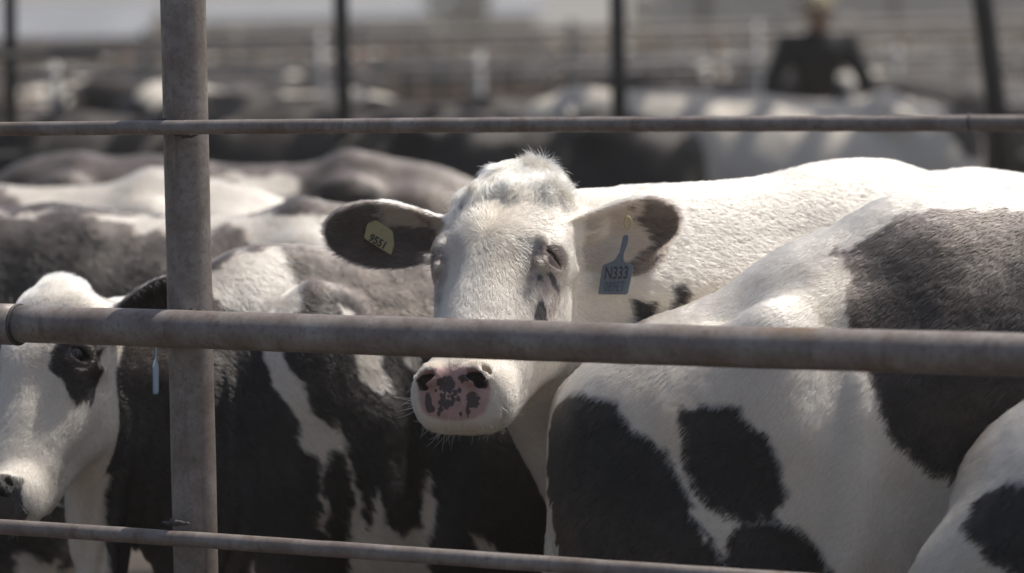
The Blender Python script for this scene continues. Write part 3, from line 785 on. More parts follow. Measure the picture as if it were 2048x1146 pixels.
CD.patch([[(352, 575), (415, 530), (470, 505), (560, 490), (565, 520), (590, 560), (605, 612), (560, 640), (560, 690), (590, 760), (625, 810), (665, 852), (669, 828), (690, 900), (715, 985), (722, 1060), (745, 1000), (752, 965), (770, 1050), (800, 1060), (835, 1040), (845, 930), (862, 960), (872, 1010), (850, 1080), (860, 1200), (690, 1200), (700, 1000), (682, 900), (655, 905), (640, 960), (652, 1040), (645, 1080), (632, 1010), (634, 930), (592, 875), (580, 820), (545, 760), (515, 690), (480, 622), (440, 612), (425, 600), (352, 620)],
          [(672, 598), (682, 610), (700, 625), (760, 710), (790, 765), (785, 785), (762, 778), (740, 782), (722, 740), (700, 700), (685, 640)],
          [(795, 695), (825, 700), (838, 720), (835, 750), (818, 748)],
          [(935, 1060), (990, 1085), (1040, 1112), (1060, 1125), (1000, 1118), (950, 1095)], [(128 + 370, 1120), (510, 1115), (512, 1200), (500, 1200)]])
THR = np.stack(CD.uv(np.array([CD.hit(x, y) for x, y in [(-90, 700), (100, 700), (125, 740), (160, 800), (212, 950), (208, 1040), (215, 1200), (-90, 1200)]])), 1)
def colD(cow, P, n):
    q = cow.head_q(P); inh, pad = head_regions(cow.H, q); ear, ne = ear_masks(cow, P, q, (2, 2))
    black = ~cow.mask(P)
    tu, tv = cow.uv(P); white_throat = inpoly(tu + .012 * noise(P, 60, 3), tv, THR)
    black &= ~white_throat
    w = noise(P, 70, 6) * .006
    pe = [(.075, -.118), (.085, -.100), (.13, -.100), (.14, -.17), (.130, -.205), (.118, -.198), (.110, -.235), (.100, -.205), (.088, -.190), (.080, -.200), (.070, -.182), (.074, -.150)]
    hm = inpoly(np.abs(q[:, 0]) + w, q[:, 2] + w, pe) & (q[:, 1] < .115)
    inh = inh & (q[:, 1] < .17 + .5 * np.clip(-q[:, 2] - .12, 0, .2))
    black = np.where(inh & (ne < .5), hm, black)
    black = np.where(ne > .5, True, black)
    muz = inh & (q[:, 1] < .066) & (np.abs(q[:, 0]) < .078)
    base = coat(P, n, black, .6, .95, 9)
    base = lerp(base, np.tile(np.array([.020, .019, .021]), (len(P), 1)), (muz & (q[:, 2] < -.42)) * .95)
    e = np.sqrt(((q[:, 0] - .112) / .022) ** 2 + ((q[:, 1] - .042) / .032) ** 2 + ((q[:, 2] + .147) / .019) ** 2)
    base = lerp(base, np.tile(np.array([.045, .040, .040]), (len(P), 1)), (1 - sstep(.8, 1.4, e)) * inh * .8)
    return base, np.maximum(pad * .9, 0)
CD.finish(colD)
for s in (-1, 1): eyeball(CD, HD, s)
def flowD(P, n):
    q = CD.head_q(P); inh, _ = head_regions(HD, q)
    w = np.c_[q[:, 0], np.zeros(len(P)), q[:, 2] + .155]; hd = w / (np.linalg.norm(w, axis=1)[:, None] + .01)
    lowf = sstep(.17, .26, -q[:, 2]); hd = hd * (1 - lowf[:, None]) + np.array([0, 0, -1.0]) * lowf[:, None]
    out = np.where(inh[:, None], hd @ HD.R.T, np.tile(np.array([-.8, 0, -.9]), (len(P), 1)))
    return out - n * (out * n).sum(1)[:, None]
def bareD(P, n):
    q = CD.head_q(P); inh, pad = head_regions(HD, q)
    return np.where(pad | (((q[:, 0] - .116) ** 2 + (q[:, 1] - .042) ** 2 + ((q[:, 2] + .147) * 1.3) ** 2) < .026 ** 2), 1.0, 0.0)
def lenD(P, n):
    q = CD.head_q(P); inh, _ = head_regions(HD, q); return np.where(inh, .011 + .016 * sstep(-.05, .03, q[:, 2]), .017)
grow(CD, colD, flowD, lenD, 260000, .00042, bareD, seed=21, jitter=.16, lift=.16)
whiskers(CD, HD, 40, 5)

# ================================================================== far corner right: white cow with a black spot, nearest the fence
CC = Cow('cow', 'cream white cow with one black spot, cut off by the bottom right corner', (1.595, 4.56, -.02), -22, .98, group='cows crowded behind the pipe fence')
TC = cow_frame(extra=lambda T: T.ell((-.70, 0, .84), (.19, .20, .22), k=.12), hook=(-.36, .19, 1.26), pin=(-.74, .09, .93), thigh=(-.77, .14, .58), thigh_r=(.24, .13, .36), back=(1.34, 1.34, 1.33),
               neck=lambda T: (T.cone((.45, 0, 1.10), (1.15, 0, 1.15), .20, .11, k=.08), T.ell((1.33, 0, 1.05), (.22, .10, .13), k=.06)))
CC.mesh(TC, (axis(-1.05, 1.6, .013), axis(-.42, .42, .012), axis(-.02, 1.5, .014)))
CC.patch([[(2048, 955), (2000, 965), (1962, 990), (1950, 1020), (1950, 1060), (1975, 1100), (2010, 1130), (2048, 1150), (2200, 1150), (2200, 950)]])
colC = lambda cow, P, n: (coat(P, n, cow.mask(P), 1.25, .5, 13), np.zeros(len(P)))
CC.finish(colC)
grow(CC, colC, flow_body(CC, -.9), lambda P, n: np.full(len(P), .022), 220000, .0005, seed=31, jitter=.2, lift=.2)

# ================================================================== three more backs behind
def back_cow(label, loc, yaw, sc, polys, base_black, seed, back=(1.30, 1.31, 1.30), dens=70000, veiled=1.0, dirt=.5, hook=(-.46, .21, 1.27), pin=(-.86, .10, 1.17)):
    c = Cow('cow', label, loc, yaw, sc, group='cows crowded behind the pipe fence')
    T = cow_frame(back=back, hook=hook, pin=pin, neck=lambda T: (T.cone((.42, 0, 1.10), (1.15, 0, 1.02), .20, .10, k=.08), T.cone((.42, 0, 1.22), (1.12, 0, 1.10), .08, .06, k=.08),
                                 T.ell((1.22, 0, 1.00), (.13, .105, .13), k=.05), T.cone((1.25, 0, .98), (1.52, 0, .78), .085, .060, k=.05),
                                 T.cone((1.12, .08, 1.06), (1.05, .26, 1.04), .03, .02, k=.03), T.cone((1.12, -.08, 1.06), (1.05, -.26, 1.04), .03, .02, k=.03)))
    c.mesh(T, (axis(-1.05, 1.65, .017), axis(-.42, .42, .015), axis(-.02, 1.5, .018)))
    c.patch(polys)
    f = (lambda cow, P, n: (coat(P, n, cow.mask(P) ^ base_black, dirt, veiled, seed), np.zeros(len(P))))
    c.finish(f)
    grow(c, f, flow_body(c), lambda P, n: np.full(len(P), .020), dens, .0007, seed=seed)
    return c
back_cow('cow with cream back line and broad black side, directly behind the white faced cow', (-.95, 6.95, 0), 183, .975,
         [[(-200, 300), (60, 437), (150, 425), (330, 428), (410, 432), (450, 445), (480, 470), (495, 495), (495, 700), (760, 700), (800, 430), (700, 300)]], True, 41, veiled=.9)
back_cow('cream cow back with a dark patch at its left end, above the broad black side', (-1.45, 8.0, 0), 176, 1.0,
         [[(-200, 340), (0, 372), (25, 390), (40, 430), (30, 470), (-200, 470)]], False, 51, back=(1.30, 1.28, 1.33))
back_cow('brown-veiled black cow back with a white patch, just right of the tall post', (-.95, 8.9, 0), 178, 1.0,
         [[(380, 300), (530, 300), (545, 345), (590, 362), (597, 382), (560, 392), (530, 385), (480, 370), (410, 345), (380, 340)]], True, 61, veiled=1.2, back=(1.30, 1.30, 1.30))

back_cow('low black young cow under and behind the white face at far left', (-1.72, 6.32, 0), 190, .80,
         [[(25, 1108), (60, 1104), (75, 1120), (120, 1125), (170, 1150), (170, 1250), (20, 1250)]], True, 71, veiled=.3, dens=60000)

# ================================================================== pipe fence in front
FN = empty('pipe_fence', tuple(at(350, 1146, 5.19) * np.array([1, 1, 0])))
tag(FN, 'weathered grey steel pipe fence, one post and three rails, in front of the cows', 'fence')
bpy.context.view_layer.update()
def rail(y0, y1, r, d0=5.28, d1=4.44, seed=0, ext=(-2.2, 2.2), name='rail', x0=None):
    a, b = at(0, y0, d0), at(2048, y1, d1); u = (b - a) / np.linalg.norm(b - a)
    p, q = a + u * ext[0], b + u * ext[1]
    if x0 is not None: p = a + u * x0
    L = np.linalg.norm(q - p); n = int(L / .05); rs = np.random.default_rng(seed)
    pts = [p + (q - p) * t - FNo + np.array([0, 0, .0016 * math.sin(t * L * 2.1 + seed) + rs.normal(0, .0002)]) for t in np.linspace(0, 1, n)]
    m = MB(); m.tube(pts, [r * (1 + .006 * math.sin(i * 1.3)) for i in range(n)], n=40, caps=True)
    return m.build(name, PIPE, FN, smooth=True), a, u
FNo = np.array(FN.location)
rail(257, 246, .0130, seed=1)
_, a2, u2 = rail(648, 709, .0345, seed=2, x0=.045)
rail(1055, 1190, .0143, seed=3)
# swaged joint of the thick rail at the left: wider sleeve and its rim
m = MB(); m.tube([a2 + u2 * t - FNo for t in (-2.2, .0, .040)], [.0385, .0385, .0385], n=40); m.build('rail_sleeve', PIPE, FN, smooth=True)
m = MB(); n_ = 40; ring = []
c0 = a2 + u2 * .042 - FNo; aa = np.cross([0, 0, 1.0], u2); aa /= np.linalg.norm(aa); bb = np.cross(u2, aa)
m.tube([c0 + (aa * math.cos(g) + bb * math.sin(g)) * .0365 for g in np.linspace(0, 2 * math.pi, 41)], .0032, n=10, caps=False); m.build('weld_ring', WELD, FN, smooth=True)
pt, pb = at(350, -700, 5.19), at(392, 1146, 5.19); dv = (pb - pt) / np.linalg.norm(pb - pt); pb = pb + dv * (pb[2] + .02) / -dv[2]
m = MB(); ts = np.linspace(0, 1, 60); m.tube([pt + (pb - pt) * t - FNo for t in ts], [.0412 * (1 + .004 * math.sin(i * .9)) for i in range(60)], n=48); m.build('post', PIPE, FN, smooth=True)
def weld(x, y, d, w, h, seed):
    rs = np.random.default_rng(seed); mm = MB(); c = at(x, y, d) - FNo
    mm.tube([c + u2 * t * w + np.array([0, 0, rs.normal(0, .0012)]) for t in np.linspace(-.5, .5, 12)], [max(.001, h * (1 - abs(t) * 1.6) * rs.uniform(.8, 1.2)) for t in np.linspace(-.5, .5, 12)], n=10)
    mm.build('weld', WELD, FN, smooth=True)
weld(322, 241, 5.145, .040, .0062, 1); weld(352, 1046, 5.125, .060, .0070, 2); weld(372, 271, 5.140, .05, .0045, 4); weld(385, 622, 5.150, .055, .006, 5)

m = MB(); c0 = at(1940, 245, 4.475) - FNo
m.tube([c0 + (aa * math.cos(g) + bb * math.sin(g)) * .0128 for g in np.linspace(0, 2 * math.pi, 25)], .0016, n=8, caps=False); m.build('weld_ring', WELD, FN, smooth=True)
def lashes(cow, H, sides, col, n=34, seed=9):
    rs = np.random.default_rng(seed); pts = []; k_ = 0
    for s in sides:
        for i in range(n):
            t = rs.uniform(-1, 1); p = hp(H, (s * (.117 + H.ex - .004 * t * t), .044 + .022 * t, -.139 + H.ez - .006 * t * t)); r = cow.bvh.find_nearest(Vector(p)); p = np.array(r[0])
            d = H.R @ (np.array([s * .9, -.25 + .35 * t, -.55]) + rs.normal(0, .12, 3)); d /= np.linalg.norm(d); L = rs.uniform(.014, .024)
            for k in range(4): pts.append(p); d = d + H.R @ np.array([s * .15, 0, .12]); d /= np.linalg.norm(d); p = p + d * L / 3
            k_ += 1
    h = bpy.data.hair_curves.new('eyelashes'); h.add_curves([4] * k_); h.position_data.foreach_set('vector', np.array(pts, F32).ravel())
    ra = h.attributes.get('radius') or h.attributes.new('radius', 'FLOAT', 'POINT'); ra.data.foreach_set('value', np.tile(np.array([.0006, .0005, .0004, .0001], F32), k_))
    ca = h.attributes.new('Col', 'FLOAT_COLOR', 'CURVE'); ca.data.foreach_set('color', np.tile(np.array([*col, 1], F32), k_))
    h.materials.append(FUR); o = bpy.data.objects.new('eyelashes', h); C.objects.link(o); o.parent = cow.body
lashes(CA, HA, (-1, 1), (.45, .38, .30)); lashes(CD, HD, (1,), (.02, .02, .02))

# ================================================================== ear tags
def m_plastic(name, col, rough=.45, trans=0.0, stain=.35):
    return mat(name, lambda t, o: principled(t, o, mix(t, ramp(t, noise_n(t, 60, 5), [(.35, (0, 0, 0)), (.75, (stain,) * 3)]), col, tuple(c * .45 + .04 for c in col)), rough, Transmission_Weight=trans))
YEL = m_plastic('yellow_tag_plastic', (.40, .34, .16)); BLU = m_plastic('blue_tag_plastic', (.105, .130, .165)); BLU2 = m_plastic('pale_blue_tag_plastic', (.10, .15, .21))
INK = mat('tag_ink', lambda t, o: principled(t, o, (.03, .032, .03), .7))
INKF = mat('faded_tag_ink', lambda t, o: principled(t, o, (.045, .06, .085), .7))
def plate(name, P2, th, M3, org, material, parent, bev=.0008):
    """flat plate with a bevelled rim: outline P2 in the plane of M3's first two columns"""
    P2 = np.array(P2, float); c = P2.mean(0); n = len(P2); V = []
    for sc_, z in ((.95, -th / 2), (1, -th / 2 + bev), (1, th / 2 - bev), (.95, th / 2)):
        for p in P2: q = c + (p - c) * sc_; V.append(org + M3 @ np.array([q[0], q[1], z]))
    Fc = [tuple(range(n - 1, -1, -1)), tuple(3 * n + k for k in range(n))] + [(r * n + k, r * n + (k + 1) % n, (r + 1) * n + (k + 1) % n, (r + 1) * n + k) for r in range(3) for k in range(n)]
    mb = MB(); mb.add(V, Fc); return mb.build(name, material, parent)
def rounded(P, r=.004, n=4):
    P = [np.array(p, float) for p in P]; out = []
    for i, p in enumerate(P):
        a, b = P[i - 1] - p, P[(i + 1) % len(P)] - p; la, lb = np.linalg.norm(a), np.linalg.norm(b)
        k = min(r, la / 2.2, lb / 2.2)
        for t in np.linspace(0, 1, n): out.append((1 - t) ** 2 * (p + a / la * k) + 2 * t * (1 - t) * p + t * t * (p + b / lb * k))
    return out
def text(body, size, M3, org, parent, material, name='lettering', sx=1.0, bold=0.0):
    cu = bpy.data.curves.new(name, 'FONT'); cu.body = body; cu.size = size; cu.align_x = 'CENTER'; cu.align_y = 'CENTER'; cu.extrude = .0003; cu.offset = bold
    o = bpy.data.objects.new(name, cu); C.objects.link(o); cu.materials.append(material)
    mm = Matrix([[M3[i][0] * sx, M3[i][1], M3[i][2], org[i]] for i in range(3)] + [[0, 0, 0, 1]])
    bpy.context.view_layer.update()
    me = bpy.data.meshes.new_from_object(o.evaluated_get(bpy.context.evaluated_depsgraph_get())); me.transform(mm)
    bpy.data.objects.remove(o); q = bpy.data.objects.new(name, me); C.objects.link(q); q.parent = parent; return q
def tagframe(x, y, Y, spin=0, yaw=0, tilt=0):
    """plane facing the camera side: first column image right, second up, third towards us"""
    Rm = rot(0, 0, yaw) @ rot(90 + tilt, 0, 0) @ rot(0, 0, spin)
    return np.array(Rm), at(x, y, Y)
def depth_of(cow, x, y):
    h = cow.hit(x, y); return (cow.M @ Vector(h)).y
px2m = lambda Y: Y / FPX
# yellow tag in the left ear: px outline around (757, 482)
Yd = min(depth_of(CA, x, y) for x, y in ((757, 482), (740, 460), (780, 490), (765, 505))) - .016; M3, og = tagframe(757, 482, Yd, 0, -8, -6); k = px2m(Yd)
yt = empty('ear_tag', tuple(og)); tag(yt, 'yellow ear tag reading 9551 hanging askew in the white cow\'s dark ear', 'ear tag')
ol = [(734, 446), (752, 439), (786, 462), (789, 488), (783, 511), (727, 476)]
plate('tag_plate', rounded([((x - 757) * k, -(y - 482) * k) for x, y in ol][::-1], .005), .0022, M3, np.zeros(3), YEL, yt)
M3t = M3 @ rot(0, 0, -31); text('9551', .0205, M3t, M3 @ np.array([-.001, -.0020, .0015]), yt, INK, sx=.92, bold=.0007)
mb = MB(); mb.tube([M3 @ np.array([.004, .0215, -.004]), M3 @ np.array([.004, .0215, .0035])], [.0042, .0036], n=16); mb.build('tag_stud', YEL, yt, smooth=True)
# blue tag in the right ear
Yd = min(depth_of(CA, 1250, 475), depth_of(CA, 1240, 500), depth_of(CA, 1225, 520), depth_of(CA, 1258, 450)) - .040; M3, og = tagframe(1232, 560, Yd, 0, 2, 0); k = px2m(Yd)
bt = empty('ear_tag', tuple(og)); tag(bt, 'blue ear tag reading N333 089ET hanging below the white cow\'s other ear', 'ear tag')
ol = [(1195, 588), (1206, 529), (1229, 521), (1240, 505), (1248, 470), (1259, 470), (1257, 488), (1248, 508), (1248, 522), (1268, 533), (1255, 590)]
plate('tag_plate', rounded([((x - 1232) * k, -(y - 560) * k) for x, y in ol], .004), .0022, M3, np.zeros(3), BLU, bt)
M3t = M3 @ np.array([[1, -.06, 0], [0, 1, 0], [0, 0, 1.0]]) @ np.array([[1, .20, 0], [0, 1, 0], [0, 0, 1.0]])
text('N333', .0335, M3t, M3 @ np.array([.0008, .0125, .0015]), bt, INK, sx=.60, bold=.0005)
text('089ET', .0270, M3t, M3 @ np.array([-.0035, -.0130, .0015]), bt, INKF, sx=.56)
for dx in (-.007, -.002, .003): 
    mb = MB(); mb.tube([M3 @ np.array([dx + .0100, .0315, .0012]), M3 @ np.array([dx + .0112, .0375, .0012])], .0007, n=8); mb.build('tag_ridge', BLU, bt)
mb = MB(); c0 = np.array([(1258 - 1232) * k, (560 - 446) * k, 0]); mb.tube([M3 @ (c0 + np.array([.0062 * math.cos(g), .0120 * math.sin(g), 0])) for g in np.linspace(0, 2 * math.pi, 25)], .0022, n=8, caps=False)
mb.build('tag_button', YEL, bt, smooth=True)
# pale blue tag, edge on, in the ear of the black cow
Yd = 5.50; M3, og = tagframe(311, 735, Yd, 0, 84, 0); k = px2m(Yd)
lt = empty('ear_tag', tuple(og)); tag(lt, 'pale blue ear tag seen edge on beside the tall post, below the black ear', 'ear tag')
ol = [(-20, -60), (20, -60), (22, 0), (6, 20), (5, 62), (-5, 62), (-6, 20), (-22, 0)]
plate('tag_plate', rounded([(x * k * 1.1, y * k * .9) for x, y in ol][::1], .004), .0022, M3 @ rot(0, 0, -7), np.zeros(3), BLU2, lt)

# ================================================================== ground and far setting
def m_ground(t, out):
    n1 = noise_n(t, .35, 6, .6); n2 = noise_n(t, 3.5, 6, .65)
    c = ramp(t, n1, [(.35, (.055, .044, .036)), (.5, (.085, .068, .054)), (.68, (.14, .115, .092))])
    c = mix(t, ramp(t, n2, [(.45, (0, 0, 0)), (.7, (.6, .6, .6))]), c, (.10, .080, .065))
    b = principled(t, out, c, .9); bump(t, b, n2, .04)
GROUND = mat('trodden_dirt', m_ground)
nG = 60; m = MB(); rr = [0, 3, 8, 15, 30, 60, 120, 300, 600, 1000]; vs = [(0, 10, 0)]; fs = []
for r_ in rr[1:]:
    for k_ in range(nG): g = 2 * math.pi * k_ / nG; vs.append((r_ * math.cos(g), 10 + r_ * math.sin(g), 0))
fs += [(0, 1 + k_, 1 + (k_ + 1) % nG) for k_ in range(nG)]
for i in range(len(rr) - 2):
    for k_ in range(nG): a_, b_ = 1 + i * nG + k_, 1 + i * nG + (k_ + 1) % nG; fs.append((a_, a_ + nG, b_ + nG, b_))
m.add(vs, fs); g = m.build('ground', GROUND); tag(g, kind='structure')
FIELD = mat('dry_field', lambda t, o: principled(t, o, ramp(t, noise_n(t, .05, 5), [(.35, (.25, .20, .13)), (.65, (.44, .37, .27))]), .95))
m = MB(); m.add([(-400, 23, .004), (400, 23, .004), (900, 900, .004), (-900, 900, .004)], [(0, 1, 2, 3)])
tag(m.build('terrain', FIELD), kind='structure')
DARKST = mat('dark_painted_steel', lambda t, o: principled(t, o, ramp(t, noise_n(t, 9), [(.3, (.022, .021, .02)), (.7, (.05, .045, .04))]), .6))
GALV = mat('dull_galvanised', lambda t, o: principled(t, o, ramp(t, noise_n(t, 5), [(.3, (.18, .175, .17)), (.7, (.36, .35, .34))]), .5, Metallic=.3))
RUSTY = mat('rusty_steel', lambda t, o: principled(t, o, ramp(t, noise_n(t, 5), [(.3, (.10, .06, .04)), (.7, (.26, .19, .14))]), .8))
CONC = mat('pale_concrete', lambda t, o: principled(t, o, ramp(t, noise_n(t, 2.5, 6), [(.3, (.30, .26, .20)), (.7, (.46, .41, .33))]), .85))
WROOF = mat('white_sheet_metal', lambda t, o: principled(t, o, ramp(t, noise_n(t, .8), [(.3, (.22, .225, .235)), (.7, (.32, .325, .335))]), .5))
LEAF = mat('far_tree_leaves', lambda t, o: principled(t, o, ramp(t, noise_n(t, 2), [(.3, (.035, .045, .025)), (.7, (.075, .085, .045))]), .9))
BARK = mat('bark', lambda t, o: principled(t, o, (.12, .09, .07), .9))
# shade roof of spaced slats on steel posts over the middle pen
sr = empty('shade_roof', (0, 13.4, 0)); tag(sr, 'slatted shade roof on dark steel posts over the blurred middle herd', 'shade roof')
o_ = np.array(sr.location)
for (x, y, Y, x2, r_) in ((686, 150, 12.6, 692, .034), (1237, 150, 12.8, 1240, .036), (1978, 100, 12.2, 2004, .045), (22, 200, 12.9, 24, .030)):
    a_ = at(x, y, Y); b_ = at(x2, y + 200, Y); d_ = (b_ - a_) / (b_[2] - a_[2]); p0_ = a_ + d_ * (0 - a_[2]); p1_ = a_ + d_ * (3.62 - a_[2])
    m = MB(); m.tube([p0_ - o_, p1_ - o_], r_, n=16); m.build('post', DARKST, sr, smooth=True)
m = MB()
rs_ = np.random.default_rng(8)
for i in range(34): m.box((-4.9 + i * .30 + rs_.normal(0, .06), .9, 3.72 + .010 * math.sin(i * 2.3)), (rs_.uniform(.035, .085), 2.7, .012), M=rot(0, 0, -24 + rs_.normal(0, 2.5)))
m.build('slats', GALV, sr)
for y in (-1.1, .9, 2.9): m = MB(); m.box((0.1, y, 3.66), (4.8, .04, .045)); m.build('beam', DARKST, sr)
# fences behind
def pen_fence(x0, x1, Y, zs, sp, label, mt, r_=.022, rp=.04, yaw=0, bars=0):
    f = empty('pen_fence', ((x0 + x1) / 2, Y, 0), R(yaw)); tag(f, label, 'fence', 'pen fences far behind the herd'); h = (x1 - x0) / 2
    for z in zs: m = MB(); m.tube([(-h, 0, z), (h, 0, z)], r_, n=10); m.build('rail', mt, f, smooth=True)
    for i in range(bars): x = -h + (i + .5) * 2 * h / bars; m = MB(); m.tube([(x, -.03, .15), (x + .05 * math.sin(i * 2.1), -.03, max(zs))], r_ * .9, n=8); m.build('stanchion_bar', mt, f, smooth=True)
    n = int(2 * h / sp) + 1
    for i in range(n): x = -h + i * sp; m = MB(); m.tube([(x, .05, 0), (x, .05, max(zs) + .08)], rp, n=12); m.build('post', mt, f, smooth=True)
pen_fence(-6.5, -1.75, 12.3, (1.63, 1.2, .8, .4), 2.4, 'dark rail fence at left running behind the tall post, blurred', DARKST, .020)
pen_fence(-6, 6, 19.6, (1.45, 1.1, .75, .4), 2.9, 'grey rail fence just beyond the person in black, blurred', GALV, .02, yaw=3)
pen_fence(-7, 7, 23.2, (1.55, 1.05, .5), 2.9, 'row of rusty stanchion bars beyond the herd, blurred', RUSTY, .020, .05, yaw=-2, bars=52)
pen_fence(-7, 7, 25.6, (1.66, 1.42, 1.18), 1.9, 'closely posted dark rail fence in the middle distance, blurred', DARKST, .022, .05, yaw=6)
pen_fence(-10, 10, 32.0, (1.66, 1.38, 1.10, .8), 2.3, 'tan dust-covered rail fence in the far middle distance, blurred', CONC, .035, .06, yaw=-5)
pen_fence(-9, 9, 28.5, (1.60, 1.32, 1.04, .76, .48), 2.6, 'five rail rusty fence in the middle distance, blurred', RUSTY, .03, .05, yaw=3)
pen_fence(-8, 8, 21.4, (1.62, 1.36), 3.3, 'two thin pale rails just behind the person in black, blurred', GALV, .016, .035, yaw=5)
pen_fence(-13, 13, 36.0, (1.55, 1.2, .85, .5), 3.0, 'third rail fence across the sunlit far pens, blurred', DARKST, .035, .06, yaw=3)
pen_fence(-15, 15, 43.0, (1.6, 1.3, 1.0, .7, .4), 3.1, 'pale five rail fence across the sunlit far pens, blurred', GALV, .04, .07, yaw=-3)
pen_fence(-19, 19, 54.0, (1.6, 1.25, .9, .5), 3.4, 'farthest rail fence before the pale sheds, blurred', DARKST, .04, .07)
tr = empty('feed_trough', (5.2, 20.6, 0)); tag(tr, 'long pale concrete feed trough at right behind the leaning dark post', 'feed trough')
m = MB(); m.box((0, 0, .94), (2.3, .10, .12), bev=.03); m.build('trough_lip', CONC, tr); m = MB(); m.box((0, .35, .42), (2.3, .05, .40)); m.build('trough_wall', CONC, tr)
m = MB(); m.box((0, .1, .41), (2.25, .05, .41)); m.build('trough_front', mat('brown_shade_concrete', lambda t, o: principled(t, o, (.13, .095, .08), .9)), tr)  # brown front paints in the shadow under the trough lip
def shed(x, y, wx, dy, h, label, name='shed', cat='shed'):
    s_ = empty(name, (x, y, 0)); tag(s_, label, cat)
    m = MB(); m.box((0, 0, h * .5 - .15), (wx / 2 - .5, dy / 2 - .5, h * .5 - .15)); m.build('wall', WROOF, s_)
    v = [(-wx / 2, -dy / 2, h - .3), (wx / 2, -dy / 2, h - .3), (wx / 2, 0, h + .5), (-wx / 2, 0, h + .5), (-wx / 2, dy / 2, h - .3), (wx / 2, dy / 2, h - .3)]
    v += [(a, b, c - .12) for a, b, c in v]
    m = MB(); m.add(v, [(0, 1, 2, 3), (3, 2, 5, 4), (7, 6, 9, 8), (8, 9, 10, 11), (0, 6, 7, 1), (4, 5, 11, 10), (0, 3, 9, 6), (3, 4, 10, 9), (1, 7, 8, 2), (2, 8, 11, 5)]); m.build('roof', WROOF, s_)
    for k_ in range(int(wx / 3)):
        m = MB(); m.box((-wx / 2 + 1.5 + k_ * 3, -dy / 2 + .42, h * .4), (.12, .06, h * .38)); m.build('column', DARKST, s_)
shed(at(1440, 50, 75)[0], 75, 4.2, 6, 3.4, 'white metal shed right of centre, blurred in the far background')
shed(at(1850, 50, 95)[0], 95, 12, 8, 3.2, 'long pale shed at far right, blurred in the background')
shed(at(60, 50, 60)[0], 60, 5.5, 5, 1.9, 'low pale shed at far left, blurred in the background')
shed(at(560, 50, 140)[0], 140, 26, 10, 2.6, 'low long roofed barn on the horizon left of centre, blurred')
def tree(x, y, h, label, sd_):
    t_ = empty('tree', (x, y, 0)); tag(t_, label, 'tree', 'trees on the far horizon'); rs = np.random.default_rng(sd_)
    m = MB(); m.tube([(0, 0, 0), (.1, 0, h * .3), (.05, .1, h * .6)], [h * .04, h * .03, h * .015], n=8)
    for k_ in range(5): a = rs.uniform(0, 6.3); m.tube([(.05, 0, h * .35), (math.cos(a) * h * .2, math.sin(a) * h * .2, h * .62)], [h * .018, h * .008], n=6)
    m.build('trunk', BARK, t_)
    m = MB()
    for k_ in range(900):
        p = rs.normal(0, 1, 3); p /= np.linalg.norm(p); p = p * rs.uniform(.3, 1) ** .5 * np.array([.36, .36, .30]) * h * (1 + .25 * math.sin(p[0] * 5 + sd_)) + np.array([0, 0, h * .66])
        a, b = rs.normal(0, 1, 3) * h * .03, rs.normal(0, 1, 3) * h * .03
        m.add([p, p + a, p + a + b, p + b], [(0, 1, 2, 3)])
    m.build('crown', LEAF, t_)
for i, (x, Y, h, lb) in enumerate(((930, 130, 4.4, 'dark round tree on the horizon above the white cow\'s head'), (190, 150, 2.6, 'small dark tree on the horizon left of the tall post'), (270, 170, 3.0, 'bushy tree on the horizon just left of the tall post'), (1620, 110, 5.2, 'dark tree behind the head of the person in black'), (1300, 160, 3.5, 'small tree beside the white metal shed'))):
    tree(at(x, 50, Y)[0], Y, h, lb, i)

# ================================================================== the blurred herd
def proto(seed, blackness, head_low, name='cow', white_face=True, thr=0.0):
    c = Cow(name, None, (0, 0, 0), 0, 1.0)
    hz = .55 if head_low else 1.22; hx = 1.15 if head_low else 1.12
    def nk(T):
        T.cone((.42, 0, 1.10), (hx - .1, 0, hz + (.08 if head_low else .02)), .20, .105, k=.08); T.cone((.42, 0, 1.24), (hx - .1, 0, hz + .12), .08, .06, k=.08)
        T.cone((.62, 0, .86), (hx - .08, 0, hz - .04), .12, .08, k=.06)
        T.ell((hx, 0, hz), (.14, .105, .13), k=.05); T.cone((hx + .04, 0, hz - .02), (hx + .30, 0, hz - .24), .085, .058, k=.05); T.ell((hx + .30, 0, hz - .25), (.06, .07, .06), k=.03)
        for s in (-1, 1): T.ell((hx - .06, s * .17, hz + .04), (.025, .10, .055), k=.02, rt=rot(s * -12, 0, 0))
    T = cow_frame(neck=nk); c.mesh(T, (axis(-1.05, 1.6, .024), axis(-.42, .42, .022), axis(-.02, 1.5, .026)))
    f = fbm(c.V * [1, 1.3, 1], 1.7, seed, 3); m_ = f + thr < blackness
    face = (c.V[:, 0] > hx + .02) & (np.abs(c.V[:, 1]) < .055) if white_face else np.zeros(len(c.V), bool)
    legs = (c.V[:, 2] < .38); m_ = m_ & ~face & ~legs
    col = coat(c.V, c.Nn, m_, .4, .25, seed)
    hoof = c.V[:, 2] < .07; col = lerp(col, np.tile(np.array([.05, .045, .04]), (len(col), 1)), hoof * 1.0)
    c.body = mesh_obj('body', c.V, c.Q, HIDE, c.root, attrs={'Col': col, 'Wet': np.zeros(len(col))})
    return c.root
protos = [proto(101, .32, False), proto(102, .12, True), proto(103, -.35, False), proto(104, .5, False, white_face=False), proto(105, .5, True, white_face=True), proto(106, -.05, False)]
used = set()
def place(k, x, y, Y, yaw, sc, label, group):
    """x, y: pixel of the highest point of the back"""
    p = at(x, y, Y); s_ = p[2] / 1.40 if sc is None else sc
    if k in used:
        r = protos[k].copy(); C.objects.link(r)
        for ch in protos[k].children: q = ch.copy(); C.objects.link(q); q.parent = r
    else: r = protos[k]; used.add(k)
    r.location = (p[0], Y, 0); r.rotation_euler = (0, 0, R(yaw)); r.scale = (s_,) * 3
    tag(r, label, 'cow', group)
    return r
